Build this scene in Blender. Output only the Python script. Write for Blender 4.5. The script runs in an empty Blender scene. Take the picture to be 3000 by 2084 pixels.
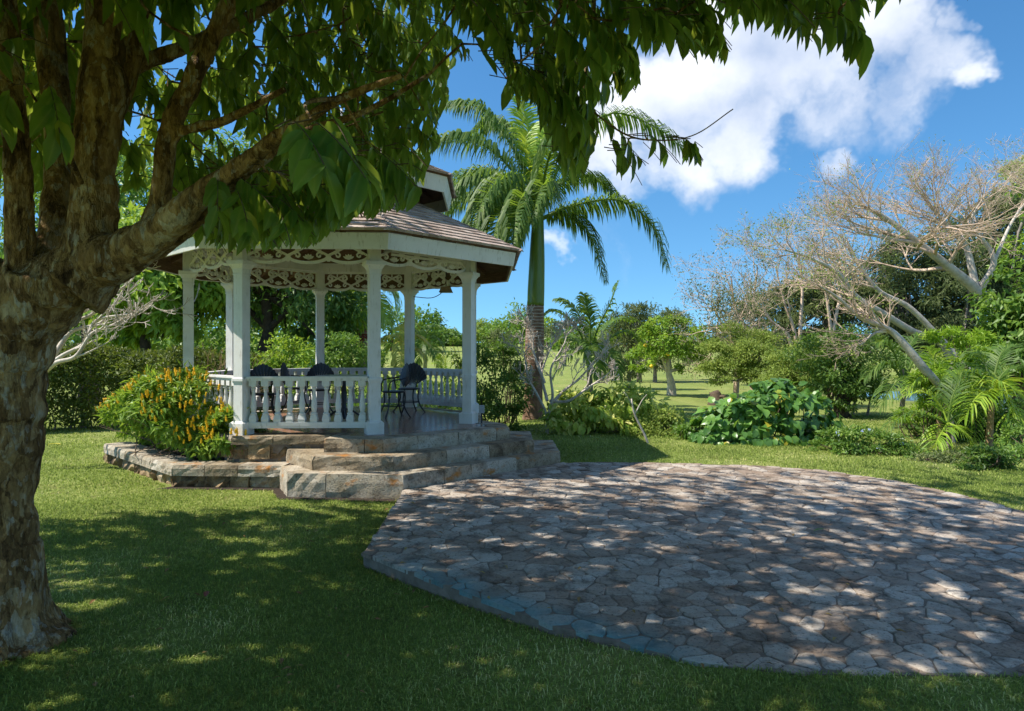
import bpy, math, random
import numpy as np
from mathutils import Vector, Matrix, noise as mnoise

# ------------------------------------------------------------------ camera, sky, sun, exposure
scene = bpy.context.scene
COL = scene.collection
FPX, CX, HY, EYE = 1500.0, 1149.0, 785.0, 1.76      # focal length etc. in pixels of a 2298-wide print
def P(x, y, Y):
    """point on the line of sight through print pixel (x, y) that stands Y metres away"""
    return np.array([(x - CX) * Y / FPX, Y, EYE + (HY - y) * Y / FPX])
cam_d = bpy.data.cameras.new("camera")
cam = bpy.data.objects.new("camera", cam_d); COL.objects.link(cam)
cam.location = (0, 0, EYE); cam.rotation_euler = (math.radians(90), 0, 0)
cam_d.sensor_width = 36.0; cam_d.lens = 36.0 * FPX / 2298.0
cam_d.shift_y = -13.0 / 2298.0
cam_d.clip_start = 0.05; cam_d.clip_end = 3000.0
scene.camera = cam

SUN_TO = Vector((-0.73, -0.10, 1.0)).normalized()   # towards the sun
sun_el = math.asin(SUN_TO.z)
sun_az = math.atan2(SUN_TO.x, SUN_TO.y)             # clockwise from +Y
sun_d = bpy.data.lights.new("sun", 'SUN'); sun_d.energy = 3.25; sun_d.angle = math.radians(0.5)
sun_d.color = (1.0, 0.93, 0.82)
sun = bpy.data.objects.new("sun", sun_d); COL.objects.link(sun)
sun.rotation_euler = (-SUN_TO).to_track_quat('-Z', 'Y').to_euler(); sun.location = (-20, 0, 30)
scene.view_settings.view_transform = 'Standard'; scene.view_settings.look = 'None'
scene.view_settings.exposure = 1.18; scene.view_settings.gamma = 1.0
scene.view_settings.use_curve_mapping = False
scene.cycles.max_bounces = 8; scene.cycles.transparent_max_bounces = 8
scene.cycles.use_denoising = True

world = bpy.data.worlds.new("World"); scene.world = world; world.use_nodes = True
def build_world():
    nt = world.node_tree; nt.nodes.clear(); N = nt.nodes.new; L = nt.links.new
    out = N('ShaderNodeOutputWorld')
    sky = N('ShaderNodeTexSky'); sky.sky_type = 'NISHITA'; sky.sun_disc = False
    sky.sun_elevation = sun_el; sky.sun_rotation = sun_az
    sky.altitude = 0; sky.air_density = 1.0; sky.dust_density = 0.0; sky.ozone_density = 3.0
    tcs = N('ShaderNodeTexCoord'); mps = N('ShaderNodeVectorMath'); mps.operation = 'MULTIPLY_ADD'; L(tcs.outputs['Generated'], mps.inputs[0])
    mps.inputs[1].default_value = (1, 1, .90); mps.inputs[2].default_value = (0, 0, .12); L(mps.outputs[0], sky.inputs[0])
    hs = N('ShaderNodeHueSaturation'); hs.inputs['Saturation'].default_value = 1.18; hs.inputs['Value'].default_value = 1.0
    L(sky.outputs[0], hs.inputs['Color'])
    bg = N('ShaderNodeBackground'); bg.inputs['Strength'].default_value = 0.086
    tint = N('ShaderNodeMix'); tint.data_type = 'RGBA'; tint.blend_type = 'MULTIPLY'; tint.inputs[0].default_value = 1.0
    L(hs.outputs[0], tint.inputs[6]); tint.inputs[7].default_value = (0.75, 0.98, 0.99, 1)
    L(tint.outputs[2], bg.inputs['Color'])
    tc = N('ShaderNodeTexCoord')
    def noise(scale, detail, vec, rough=0.55):
        n = N('ShaderNodeTexNoise'); n.inputs['Scale'].default_value = scale; n.inputs['Detail'].default_value = detail
        n.inputs['Roughness'].default_value = rough; L(vec, n.inputs['Vector']); return n
    def math_(op, a, b):
        m = N('ShaderNodeMath'); m.operation = op
        for i, q in enumerate((a, b)):
            if hasattr(q, 'links'): L(q, m.inputs[i])
            else: m.inputs[i].default_value = q
        return m.outputs[0]
    d0 = tc.outputs['Generated']
    # wispy distortion of the direction
    nd = noise(7.0, 5.0, d0, 0.6)
    sub = N('ShaderNodeVectorMath'); sub.operation = 'SUBTRACT'; L(nd.outputs['Color'], sub.inputs[0]); sub.inputs[1].default_value = (.5, .5, .5)
    scl = N('ShaderNodeVectorMath'); scl.operation = 'SCALE'; L(sub.outputs[0], scl.inputs[0]); scl.inputs['Scale'].default_value = 0.16
    add = N('ShaderNodeVectorMath'); add.operation = 'ADD'; L(d0, add.inputs[0]); L(scl.outputs[0], add.inputs[1])
    dd = add.outputs[0]
    blobs = [(1350, 300, 150, 1), (1430, 230, 170, 1), (1560, 190, 190, 1), (1700, 130, 190, 1), (1850, 90, 170, .95), (1990, 50, 165, .9), (2100, 130, 105, .75),
             (2040, 215, 110, .7), (1880, 215, 140, .85), (1680, 290, 130, 1), (1540, 350, 125, .95), (1420, 410, 90, .75),
             (1640, 20, 170, 1), (1875, 362, 62, .85), (1590, 450, 45, .35), (1255, 567, 34, .5), (2150, 40, 60, .7), (2170, 190, 60, .7), (1780, -160, 260, 1),
             (1500, -200, 200, .9)]
    # unseen cumulus around and above the view, several added for whiter fill light
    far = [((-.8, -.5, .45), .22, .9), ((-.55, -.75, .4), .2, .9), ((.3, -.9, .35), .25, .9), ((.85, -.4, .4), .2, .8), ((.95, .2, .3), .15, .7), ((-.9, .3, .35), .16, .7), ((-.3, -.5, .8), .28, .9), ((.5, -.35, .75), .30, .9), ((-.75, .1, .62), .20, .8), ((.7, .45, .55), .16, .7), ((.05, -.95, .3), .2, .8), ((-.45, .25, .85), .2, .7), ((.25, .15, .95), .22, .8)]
    lst = []
    for (x, y, r, w) in blobs:
        v = Vector(((x - CX) / FPX, 1.0, (HY - y) / FPX)); s = v.length; v.normalize()
        lst.append((v, r / FPX / s * 1.0, w))
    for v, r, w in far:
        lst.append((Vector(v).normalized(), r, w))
    acc = None
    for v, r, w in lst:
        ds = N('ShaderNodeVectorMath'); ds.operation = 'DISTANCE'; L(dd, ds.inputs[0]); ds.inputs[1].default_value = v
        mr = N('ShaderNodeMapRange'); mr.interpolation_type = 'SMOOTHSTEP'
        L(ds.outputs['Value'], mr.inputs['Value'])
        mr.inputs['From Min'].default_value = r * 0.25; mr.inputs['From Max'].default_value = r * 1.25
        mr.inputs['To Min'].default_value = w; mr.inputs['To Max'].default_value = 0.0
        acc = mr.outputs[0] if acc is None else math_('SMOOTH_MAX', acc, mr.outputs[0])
    for m in [n for n in nt.nodes if n.type == 'MATH' and n.operation == 'SMOOTH_MAX']: m.inputs[2].default_value = 0.12
    fine = noise(9.0, 7.0, dd, 0.55)
    dens = math_('ADD', acc, math_('MULTIPLY', math_('SUBTRACT', fine.outputs['Fac'], 0.5), 1.3))
    mr = N('ShaderNodeMapRange'); mr.interpolation_type = 'SMOOTHSTEP'; L(dens, mr.inputs['Value'])
    mr.inputs['From Min'].default_value = 0.22; mr.inputs['From Max'].default_value = 1.02
    fac = math_('MULTIPLY', mr.outputs[0], math_('MINIMUM', math_('MULTIPLY', acc, 6.0), 1.0))
    fac = math_('MULTIPLY', fac, 0.93)
    # inner modelling of the cloud: self-shadowed bases and bright heads
    sh = noise(5.0, 6.0, d0, 0.5)
    ramp = N('ShaderNodeValToRGB'); L(sh.outputs['Fac'], ramp.inputs[0])
    ramp.color_ramp.elements[0].position = 0.36; ramp.color_ramp.elements[0].color = (0.42, 0.50, 0.66, 1)
    ramp.color_ramp.elements[1].position = 0.58; ramp.color_ramp.elements[1].color = (0.86, 0.88, 0.92, 1)
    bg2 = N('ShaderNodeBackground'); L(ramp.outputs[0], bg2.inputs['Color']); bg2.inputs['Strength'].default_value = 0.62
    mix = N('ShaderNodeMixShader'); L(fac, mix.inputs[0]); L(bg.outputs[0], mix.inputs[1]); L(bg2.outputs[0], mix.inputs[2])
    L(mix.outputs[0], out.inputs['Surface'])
build_world()

# ------------------------------------------------------------------ helpers
def link(o, parent=None):
    COL.objects.link(o)
    if parent is not None: o.parent = parent
    return o
def tag(o, label=None, cat=None, group=None, kind=None):
    if label: o['label'] = label
    if cat: o['category'] = cat
    if group: o['group'] = group
    if kind: o['kind'] = kind
    return o
def thing(name, label, cat, loc=(0, 0, 0), group=None, rz=0.0):
    o = bpy.data.objects.new(name, None); o.empty_display_size = 0.2
    link(o); o.location = Vector(tuple(float(c) for c in loc)); o.rotation_euler = (0, 0, rz)
    return tag(o, label, cat, group)
def mesh_np(name, V, faces, var=None, smooth=False, attrs=None):
    V = np.ascontiguousarray(V, dtype=np.float32)
    me = bpy.data.meshes.new(name)
    me.vertices.add(len(V)); me.vertices.foreach_set('co', V.ravel())
    faces = [np.asarray(f, dtype=np.int32) for f in faces if len(f)]
    nl = sum(f.size for f in faces); npoly = sum(len(f) for f in faces)
    me.loops.add(nl); me.polygons.add(npoly)
    me.loops.foreach_set('vertex_index', np.concatenate([f.ravel() for f in faces]))
    st = []; o = 0
    for f in faces:
        st.append(o + np.arange(len(f)) * f.shape[1]); o += f.size
    me.polygons.foreach_set('loop_start', np.concatenate(st).astype(np.int32))
    me.polygons.foreach_set('use_smooth', np.full(npoly, bool(smooth)))
    if var is not None:
        a = me.attributes.new('var', 'FLOAT', 'POINT'); a.data.foreach_set('value', np.asarray(var, dtype=np.float32))
    for k, arr in (attrs or {}).items():
        a = me.attributes.new(k, 'FLOAT', 'POINT'); a.data.foreach_set('value', np.asarray(arr, dtype=np.float32))
    me.update(calc_edges=True)
    return me
class MB:
    """collects shapes and links them as one mesh object"""
    def __init__(s): s.v = []; s.f = {}; s.n = 0; s.var = []
    def add(s, V, faces, var=0.5):
        V = np.asarray(V, dtype=float).reshape(-1, 3)
        for f in faces:
            f = np.asarray(f, dtype=int)
            if f.ndim == 1: f = f[None]
            s.f.setdefault(f.shape[1], []).append(f + s.n)
        s.v.append(V); s.n += len(V)
        s.var.append(np.full(len(V), var) if np.isscalar(var) else np.asarray(var)); return s
    def box(s, lo, hi, var=0.5, M=None):
        x0, y0, z0 = lo; x1, y1, z1 = hi
        V = np.array([(x0, y0, z0), (x1, y0, z0), (x1, y1, z0), (x0, y1, z0), (x0, y0, z1), (x1, y0, z1), (x1, y1, z1), (x0, y1, z1)], float)
        if M is not None: V = V @ np.array(M.to_3x3()).T + np.array(M.translation)
        return s.add(V, [np.array([(0, 3, 2, 1), (4, 5, 6, 7), (0, 1, 5, 4), (1, 2, 6, 5), (2, 3, 7, 6), (3, 0, 4, 7)])], var)
    def frus(s, w0, w1, z0, z1, var=0.5, c=(0, 0)):
        """square frustum, half widths w0 below and w1 above"""
        V = [(c[0] + a * w, c[1] + b * w, z) for w, z in ((w0, z0), (w1, z1)) for a, b in ((-1, -1), (1, -1), (1, 1), (-1, 1))]
        return s.add(V, [np.array([(0, 3, 2, 1), (4, 5, 6, 7), (0, 1, 5, 4), (1, 2, 6, 5), (2, 3, 7, 6), (3, 0, 4, 7)])], var)
    def lathe(s, prof, n=12, c=(0, 0, 0), var=0.5, cap=True):
        a = np.arange(n) / n * 2 * np.pi; V = []
        for r, z in prof: V += [(c[0] + r * math.cos(t), c[1] + r * math.sin(t), c[2] + z) for t in a]
        q = [(i * n + j, i * n + (j + 1) % n, (i + 1) * n + (j + 1) % n, (i + 1) * n + j) for i in range(len(prof) - 1) for j in range(n)]
        F = [np.array(q)]
        if cap: F += [np.array([list(range(n))[::-1]]), np.array([[(len(prof) - 1) * n + j for j in range(n)]])]
        return s.add(V, F, var)
    def tube(s, pts, rad, n=6, var=0.5, cap=True):
        pts = np.asarray(pts, float); m = len(pts)
        rad = np.full(m, rad) if np.isscalar(rad) else np.asarray(rad, float)
        T = np.gradient(pts, axis=0); T /= np.linalg.norm(T, axis=1)[:, None] + 1e-12
        ref = np.array([0, 0, 1.0]) if abs(T[0][2]) < 0.9 else np.array([1.0, 0, 0])
        U = np.cross(T[0], ref); U /= np.linalg.norm(U); V = []
        a = np.arange(n) / n * 2 * np.pi
        for i in range(m):
            U = U - T[i] * np.dot(U, T[i]); U /= np.linalg.norm(U) + 1e-12
            W = np.cross(T[i], U)
            V.append(pts[i] + rad[i] * (np.cos(a)[:, None] * U + np.sin(a)[:, None] * W))
        V = np.concatenate(V)
        q = [(i * n + j, i * n + (j + 1) % n, (i + 1) * n + (j + 1) % n, (i + 1) * n + j) for i in range(m - 1) for j in range(n)]
        F = [np.array(q)]
        if cap: F += [np.array([list(range(n))[::-1]]), np.array([[(m - 1) * n + j for j in range(n)]])]
        return s.add(V, F, var)
    def prism(s, poly, z0, z1, var=0.5):
        n = len(poly); V = [(x, y, z0) for x, y in poly] + [(x, y, z1) for x, y in poly]
        return s.add(V, [np.array([(j, (j + 1) % n, n + (j + 1) % n, n + j) for j in range(n)]), np.array([list(range(n))[::-1]]), np.array([list(range(n, 2 * n))])], var)
    def mesh(s, name, off=None, smooth=False):
        V = np.concatenate(s.v)
        if off is not None: V = V - np.asarray(off)
        return mesh_np(name, V, [np.concatenate(f) for f in s.f.values()], np.concatenate(s.var), smooth)
    def build(s, name, mat, parent=None, smooth=False, local=False):
        off = None
        if parent is not None and not local:
            r = parent
            while r.parent is not None: r = r.parent
            off = np.array(r.location)
        me = s.mesh(name, off, smooth)
        if mat: me.materials.append(mat)
        return link(bpy.data.objects.new(name, me), parent)
def shared(name, me, parent, M):
    o = bpy.data.objects.new(name, me); link(o, parent); o.matrix_local = M; return o
def bez(pts, n):
    """Catmull-Rom through points"""
    p = np.asarray(pts, float)
    if len(p) == 2: t = np.linspace(0, 1, n)[:, None]; return p[0] * (1 - t) + p[1] * t
    q = np.vstack([2 * p[0] - p[1], p, 2 * p[-1] - p[-2]]); out = []
    u = np.linspace(0, len(p) - 1 - 1e-9, n)
    for t in u:
        i = int(t); f = t - i; a, b, c, d = q[i], q[i + 1], q[i + 2], q[i + 3]
        out.append(0.5 * ((2 * b) + (-a + c) * f + (2 * a - 5 * b + 4 * c - d) * f * f + (-a + 3 * b - 3 * c + d) * f ** 3))
    return np.array(out)
def norm(a): return a / (np.linalg.norm(a, axis=-1, keepdims=True) + 1e-12)

# ------------------------------------------------------------------ leaf scattering
LEAF4 = (np.array([(0, 0, 0), (.5, .45, .10), (0, 1, -.06), (-.5, .45, .10)]), [np.array([(0, 1, 2), (0, 2, 3)])])
def leaf_tpl(rows, fold=0.18, curl=0.25):
    V = [(0, 0, 0)]; 
    for t, w in rows:
        z = -curl * t * t
        V += [(-w, t, z + fold * w), (0, t, z), (w, t, z + fold * w)]
    V.append((0, 1, -curl)); k = len(rows); tip = len(V) - 1
    T = [(0, 2, 1), (0, 3, 2)]; Q = []
    for i in range(k - 1):
        a = 1 + 3 * i
        Q += [(a, a + 1, a + 4, a + 3), (a + 1, a + 2, a + 5, a + 4)]
    a = 1 + 3 * (k - 1); T += [(a, a + 1, tip), (a + 1, a + 2, tip)]
    return np.array(V, float), [np.array(T)] + ([np.array(Q)] if Q else [])
LEAFBIG = leaf_tpl([(.18, .36), (.5, .5), (.8, .28)])
LEAFMID = leaf_tpl([(.4, .5)], .2, .2)
HEART = leaf_tpl([(.06, .34), (.35, .52), (.7, .34)], .16, .3)
def frames(Y, up):
    """frame with Y as given and Z as near to up as possible"""
    Y = norm(Y); X = norm(np.cross(Y, up)); Z = np.cross(X, Y); return X, Y, Z
def scatter(tpl, O, Y, up, L, W, var=None):
    """leaves of template tpl at O pointing along Y; lengths L, widths W -> verts, faces, var"""
    T, F = tpl; n = len(O); X, Y, Z = frames(Y, up)
    L = np.broadcast_to(L, (n,)); W = np.broadcast_to(W, (n,))
    V = O[:, None, :] + (T[None, :, 0:1] * W[:, None, None]) * X[:, None, :] + (T[None, :, 1:2] * L[:, None, None]) * Y[:, None, :] + (T[None, :, 2:3] * L[:, None, None]) * Z[:, None, :]
    k = len(T); off = (np.arange(n) * k)[:, None, None]
    FF = [(f[None] + off).reshape(-1, f.shape[1]) for f in F]
    v = np.repeat(np.zeros(n) + .5 if var is None else var, k)
    return V.reshape(-1, 3), FF, v
def unit(rng, n): return norm(rng.normal(size=(n, 3)))
def segs(P0, P1, R0, R1, sides=4, var=None):
    """prisms from P0 to P1, all in one go"""
    n = len(P0); T = norm(P1 - P0); ref = np.where(np.abs(T[:, 2:3]) < .9, [[0, 0, 1.]], [[1., 0, 0]])
    U = norm(np.cross(T, ref)); W = np.cross(T, U); a = np.arange(sides) / sides * 2 * np.pi
    ring = np.cos(a)[None, :, None] * U[:, None] + np.sin(a)[None, :, None] * W[:, None]
    V = np.concatenate([P0[:, None] + ring * R0[:, None, None], P1[:, None] + ring * R1[:, None, None]], axis=1)
    j = np.arange(sides); q = np.stack([j, (j + 1) % sides, sides + (j + 1) % sides, sides + j], 1)
    F = (q[None] + (np.arange(n) * 2 * sides)[:, None, None]).reshape(-1, 4)
    return V.reshape(-1, 3), [F], np.full(n * 2 * sides, .5)

# ------------------------------------------------------------------ materials
def mat_new(name):
    m = bpy.data.materials.new(name); m.use_nodes = True; nt = m.node_tree; nt.nodes.clear()
    return m, nt, nt.nodes.new, nt.links.new
def ramp_node(nt, stops, fac):
    r = nt.nodes.new('ShaderNodeValToRGB'); e = r.color_ramp.elements
    while len(e) < len(stops): e.new(0.5)
    for i, (p, c) in enumerate(stops): e[i].position = p; e[i].color = (*c, 1)
    nt.links.new(fac, r.inputs[0]); return r.outputs[0]
def noise_node(nt, scale, detail=4, rough=.55, stretch=None, coord='Object'):
    tc = nt.nodes.new('ShaderNodeTexCoord'); n = nt.nodes.new('ShaderNodeTexNoise')
    n.inputs['Scale'].default_value = scale; n.inputs['Detail'].default_value = detail; n.inputs['Roughness'].default_value = rough
    v = tc.outputs[coord] if coord != 'World' else None
    if coord == 'World':
        g = nt.nodes.new('ShaderNodeNewGeometry'); v = g.outputs['Position']
    if stretch:
        mp = nt.nodes.new('ShaderNodeMapping'); mp.inputs['Scale'].default_value = stretch; nt.links.new(v, mp.inputs[0]); v = mp.outputs[0]
    nt.links.new(v, n.inputs['Vector']); return n.outputs['Fac']
def mixc(nt, fac, a, b, mode='MIX'):
    m = nt.nodes.new('ShaderNodeMix'); m.data_type = 'RGBA'; m.blend_type = mode
    for s, q in ((m.inputs[0], fac), (m.inputs[6], a), (m.inputs[7], b)):
        if hasattr(q, 'links'): nt.links.new(q, s)
        elif isinstance(q, (int, float)): s.default_value = q
        else: s.default_value = (*q, 1)
    return m.outputs[2]
def attr(nt, name='var'):
    a = nt.nodes.new('ShaderNodeAttribute'); a.attribute_name = name; return a.outputs['Fac']
def mnode(nt, op, a, b=0.0, clamp=False):
    m = nt.nodes.new('ShaderNodeMath'); m.operation = op; m.use_clamp = clamp
    for i, q in enumerate((a, b)):
        if hasattr(q, 'links'): nt.links.new(q, m.inputs[i])
        else: m.inputs[i].default_value = q
    return m.outputs[0]
def bump(nt, h, strength, dist=.02):
    b = nt.nodes.new('ShaderNodeBump'); b.inputs['Strength'].default_value = strength; b.inputs['Distance'].default_value = dist
    nt.links.new(h, b.inputs['Height']); return b.outputs[0]
def finish(m, nt, color, rough=.6, normal=None, spec=.4, metal=0.0):
    p = nt.nodes.new('ShaderNodeBsdfPrincipled'); o = nt.nodes.new('ShaderNodeOutputMaterial')
    for k, q in (('Base Color', color), ('Roughness', rough), ('Normal', normal), ('Specular IOR Level', spec), ('Metallic', metal)):
        if q is None: continue
        if hasattr(q, 'links'): nt.links.new(q, p.inputs[k])
        elif isinstance(q, tuple): p.inputs[k].default_value = (*q, 1)
        else: p.inputs[k].default_value = q
    nt.links.new(p.outputs[0], o.inputs['Surface']); return m
def leaf_mat(name, stops, trans=(.16, .30, .03), tfac=.3, rough=.45, spec=.35, gain=2.1):
    stops = [(p, tuple(gain * v for v in c)) for p, c in stops]; trans = tuple(min(gain * v, .8) for v in trans)
    m, nt, N, L = mat_new(name)
    c = ramp_node(nt, stops, attr(nt))
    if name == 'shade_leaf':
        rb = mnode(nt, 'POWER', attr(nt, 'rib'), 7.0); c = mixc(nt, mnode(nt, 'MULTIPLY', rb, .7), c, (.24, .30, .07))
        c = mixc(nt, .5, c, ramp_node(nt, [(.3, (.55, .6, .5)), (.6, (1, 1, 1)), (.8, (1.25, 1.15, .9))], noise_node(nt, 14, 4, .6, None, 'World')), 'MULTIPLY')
    p = N('ShaderNodeBsdfPrincipled'); L(c, p.inputs['Base Color']); p.inputs['Roughness'].default_value = rough
    p.inputs['Specular IOR Level'].default_value = spec
    t = N('ShaderNodeBsdfTranslucent'); tc = mixc(nt, .55, c, trans); L(tc, t.inputs['Color'])
    mx = N('ShaderNodeMixShader'); mx.inputs[0].default_value = tfac; L(p.outputs[0], mx.inputs[1]); L(t.outputs[0], mx.inputs[2])
    o = N('ShaderNodeOutputMaterial'); L(mx.outputs[0], o.inputs['Surface']); return m
def simple_mat(name, stops, scale=6, rough=.6, bstr=.3, bscale=None, detail=5, stretch=None, spec=.3, usevar=0.0, bdist=.02, metal=0.0, coord='Object'):
    m, nt, N, L = mat_new(name)
    f = noise_node(nt, scale, detail, .6, stretch, coord)
    if usevar:
        f = mnode(nt, 'ADD', mnode(nt, 'MULTIPLY', f, 1 - usevar), mnode(nt, 'MULTIPLY', attr(nt), usevar))
    c = ramp_node(nt, stops, f)
    nb = noise_node(nt, bscale or scale * 4, 5, .6, stretch, coord)
    return finish(m, nt, c, rough, bump(nt, nb, bstr, bdist) if bstr else None, spec, metal)
M = {}
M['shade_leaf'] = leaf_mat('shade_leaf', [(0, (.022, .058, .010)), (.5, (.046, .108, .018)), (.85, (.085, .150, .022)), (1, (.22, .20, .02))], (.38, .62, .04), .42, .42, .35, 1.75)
M['leaf_dark'] = leaf_mat('leaf_dark', [(0, (.022, .045, .011)), (.6, (.045, .082, .018)), (1, (.085, .13, .025))], (.2, .33, .03), .3)
M['leaf_mid'] = leaf_mat('leaf_mid', [(0, (.03, .06, .012)), (.6, (.06, .11, .02)), (1, (.12, .17, .03))], (.2, .32, .03), .3)
M['leaf_bright'] = leaf_mat('leaf_bright', [(0, (.05, .10, .012)), (.6, (.10, .17, .02)), (1, (.19, .25, .03))], (.3, .45, .03), .35)
M['leaf_bed'] = leaf_mat('leaf_bed', [(0, (.04, .085, .012)), (.6, (.085, .145, .02)), (1, (.17, .22, .03))], (.28, .42, .03), .32)
M['leaf_lime'] = leaf_mat('leaf_lime', [(0, (.07, .14, .012)), (.6, (.14, .23, .02)), (1, (.24, .32, .04))], (.36, .52, .03), .38, .45, .3, 1.6)
M['leaf_olive'] = leaf_mat('leaf_olive', [(0, (.05, .075, .016)), (.6, (.10, .135, .03)), (1, (.17, .20, .05))], (.28, .36, .06), .32, .6, .2, 2.4)
M['leaf_grey'] = leaf_mat('leaf_grey', [(0, (.035, .05, .022)), (.6, (.07, .088, .036)), (1, (.13, .14, .06))], (.18, .24, .06), .25, .6, .2)
M['leaf_hedge'] = leaf_mat('leaf_hedge', [(0, (.035, .055, .012)), (.6, (.08, .11, .018)), (1, (.17, .19, .03))], (.25, .33, .03), .25, .5, .3, 1.2)
M['leaf_varieg'] = leaf_mat('leaf_varieg', [(0, (.10, .17, .02)), (.35, (.19, .28, .035)), (.62, (.38, .42, .08)), (1, (.62, .58, .22))], (.45, .55, .06), .35, .45, .3, 1.4)
M['leaf_glossy'] = leaf_mat('leaf_glossy', [(0, (.03, .075, .016)), (.6, (.06, .13, .028)), (.9, (.10, .19, .035)), (1, (.2, .18, .02))], (.25, .45, .04), .28, .32, .5, 1.9)
M['palm_leaf'] = leaf_mat('palm_leaf', [(0, (.022, .05, .012)), (.6, (.05, .092, .02)), (1, (.11, .15, .03))], (.30, .45, .03), .36, .5, .25, 1.8)
M['palm_bright'] = leaf_mat('palm_bright', [(0, (.06, .12, .012)), (.6, (.13, .21, .02)), (1, (.25, .3, .04))], (.35, .55, .03), .42, .4, .4)
M['palm_yellow'] = leaf_mat('palm_yellow', [(0, (.12, .14, .02)), (.6, (.28, .25, .04)), (1, (.42, .33, .07))], (.5, .45, .08), .3, .5, .3)
M['grass'] = leaf_mat('grass', [(0, (.032, .050, .011)), (.4, (.080, .112, .020)), (.75, (.155, .185, .045)), (1, (.34, .31, .15))], (.26, .35, .06), .3, .6, .15, 2.4)
M['litter'] = simple_mat('litter', [(0, (.16, .085, .03)), (.5, (.28, .17, .06)), (1, (.42, .32, .10))], 3, .8, 0, usevar=.8)
M['flower'] = simple_mat('flower', [(0, (.85, .42, .012)), (.5, (.92, .55, .02)), (1, (.95, .66, .05))], 30, .6, 0)
M['flower_blue'] = simple_mat('flower_blue', [(0, (.35, .45, .8)), (1, (.5, .6, .85))], 30, .6, 0)
M['fruit'] = simple_mat('fruit', [(0, (.7, .45, .02)), (1, (.8, .6, .04))], 8, .5, 0)
M['fruit_red'] = simple_mat('fruit_red', [(0, (.16, .03, .02)), (1, (.30, .06, .03))], 20, .6, 0)
M['pale_bark'] = simple_mat('pale_bark', [(.25, (.30, .25, .20)), (.5, (.52, .46, .39)), (.75, (.66, .60, .52))], 5, .8, .4, 30)
M['grey_bark'] = simple_mat('grey_bark', [(.3, (.16, .13, .11)), (.7, (.34, .29, .25))], 5, .85, .4, 30)
M['twig_bark'] = simple_mat('twig_bark', [(.3, (.44, .32, .23)), (.7, (.66, .52, .40))], 3, .85, 0)
M['brown_bark'] = simple_mat('brown_bark', [(.3, (.07, .05, .035)), (.7, (.17, .12, .08))], 6, .9, .5, 30)
M['dark_bark'] = simple_mat('dark_bark', [(.3, (.03, .024, .018)), (.7, (.09, .07, .05))], 6, .9, .5, 30)
M['orange_bark'] = simple_mat('orange_bark', [(.3, (.22, .14, .07)), (.7, (.42, .30, .17))], 7, .8, .4, 30)
M['soil'] = simple_mat('soil', [(.3, (.02, .014, .01)), (.7, (.06, .042, .03))], 20, .95, .8, 40)
M['metal_dark'] = simple_mat('metal_dark', [(.3, (.012, .013, .022)), (.7, (.022, .024, .04))], 10, .4, .1, 60, spec=.5)
M['wood_brown'] = simple_mat('wood_brown', [(.3, (.09, .05, .03)), (.7, (.19, .11, .065))], 6, .7, .3, 30, stretch=(1, 1, 6))
M['tabletop'] = simple_mat('tabletop', [(.3, (.55, .56, .56)), (.7, (.68, .68, .66))], 12, .25, 0)
M['canvas_teal'] = simple_mat('canvas_teal', [(.3, (.02, .22, .36)), (.7, (.03, .30, .45))], 8, .8, .2)
M['wall_white'] = simple_mat('wall_white', [(.3, (.6, .6, .58)), (.7, (.75, .74, .72))], 3, .8, .1)
M['tile_red'] = simple_mat('tile_red', [(.3, (.35, .11, .05)), (.7, (.5, .18, .08))], 9, .8, .3)
M['glass_dark'] = simple_mat('glass_dark', [(.3, (.02, .03, .04)), (.7, (.03, .04, .05))], 3, .1, 0, spec=.6)
M['lamp_grey'] = simple_mat('lamp_grey', [(.3, (.3, .32, .35)), (.7, (.4, .42, .45))], 9, .5, .1)
def mk_paint():
    m, nt, N, L = mat_new('white_paint')
    a = noise_node(nt, 2.2, 6, .65); b = noise_node(nt, 26, 4, .6, (1, 1, .15))
    c = ramp_node(nt, [(.25, (.60, .585, .55)), (.5, (.74, .735, .715)), (.75, (.80, .80, .79))], a)
    d = ramp_node(nt, [(.30, (.52, .49, .42)), (.42, (1, 1, 1))], b)
    c = mixc(nt, .55, c, d, 'MULTIPLY')
    return finish(m, nt, c, .55, bump(nt, noise_node(nt, 60, 4), .08), .35)
M['paint'] = mk_paint()
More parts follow.
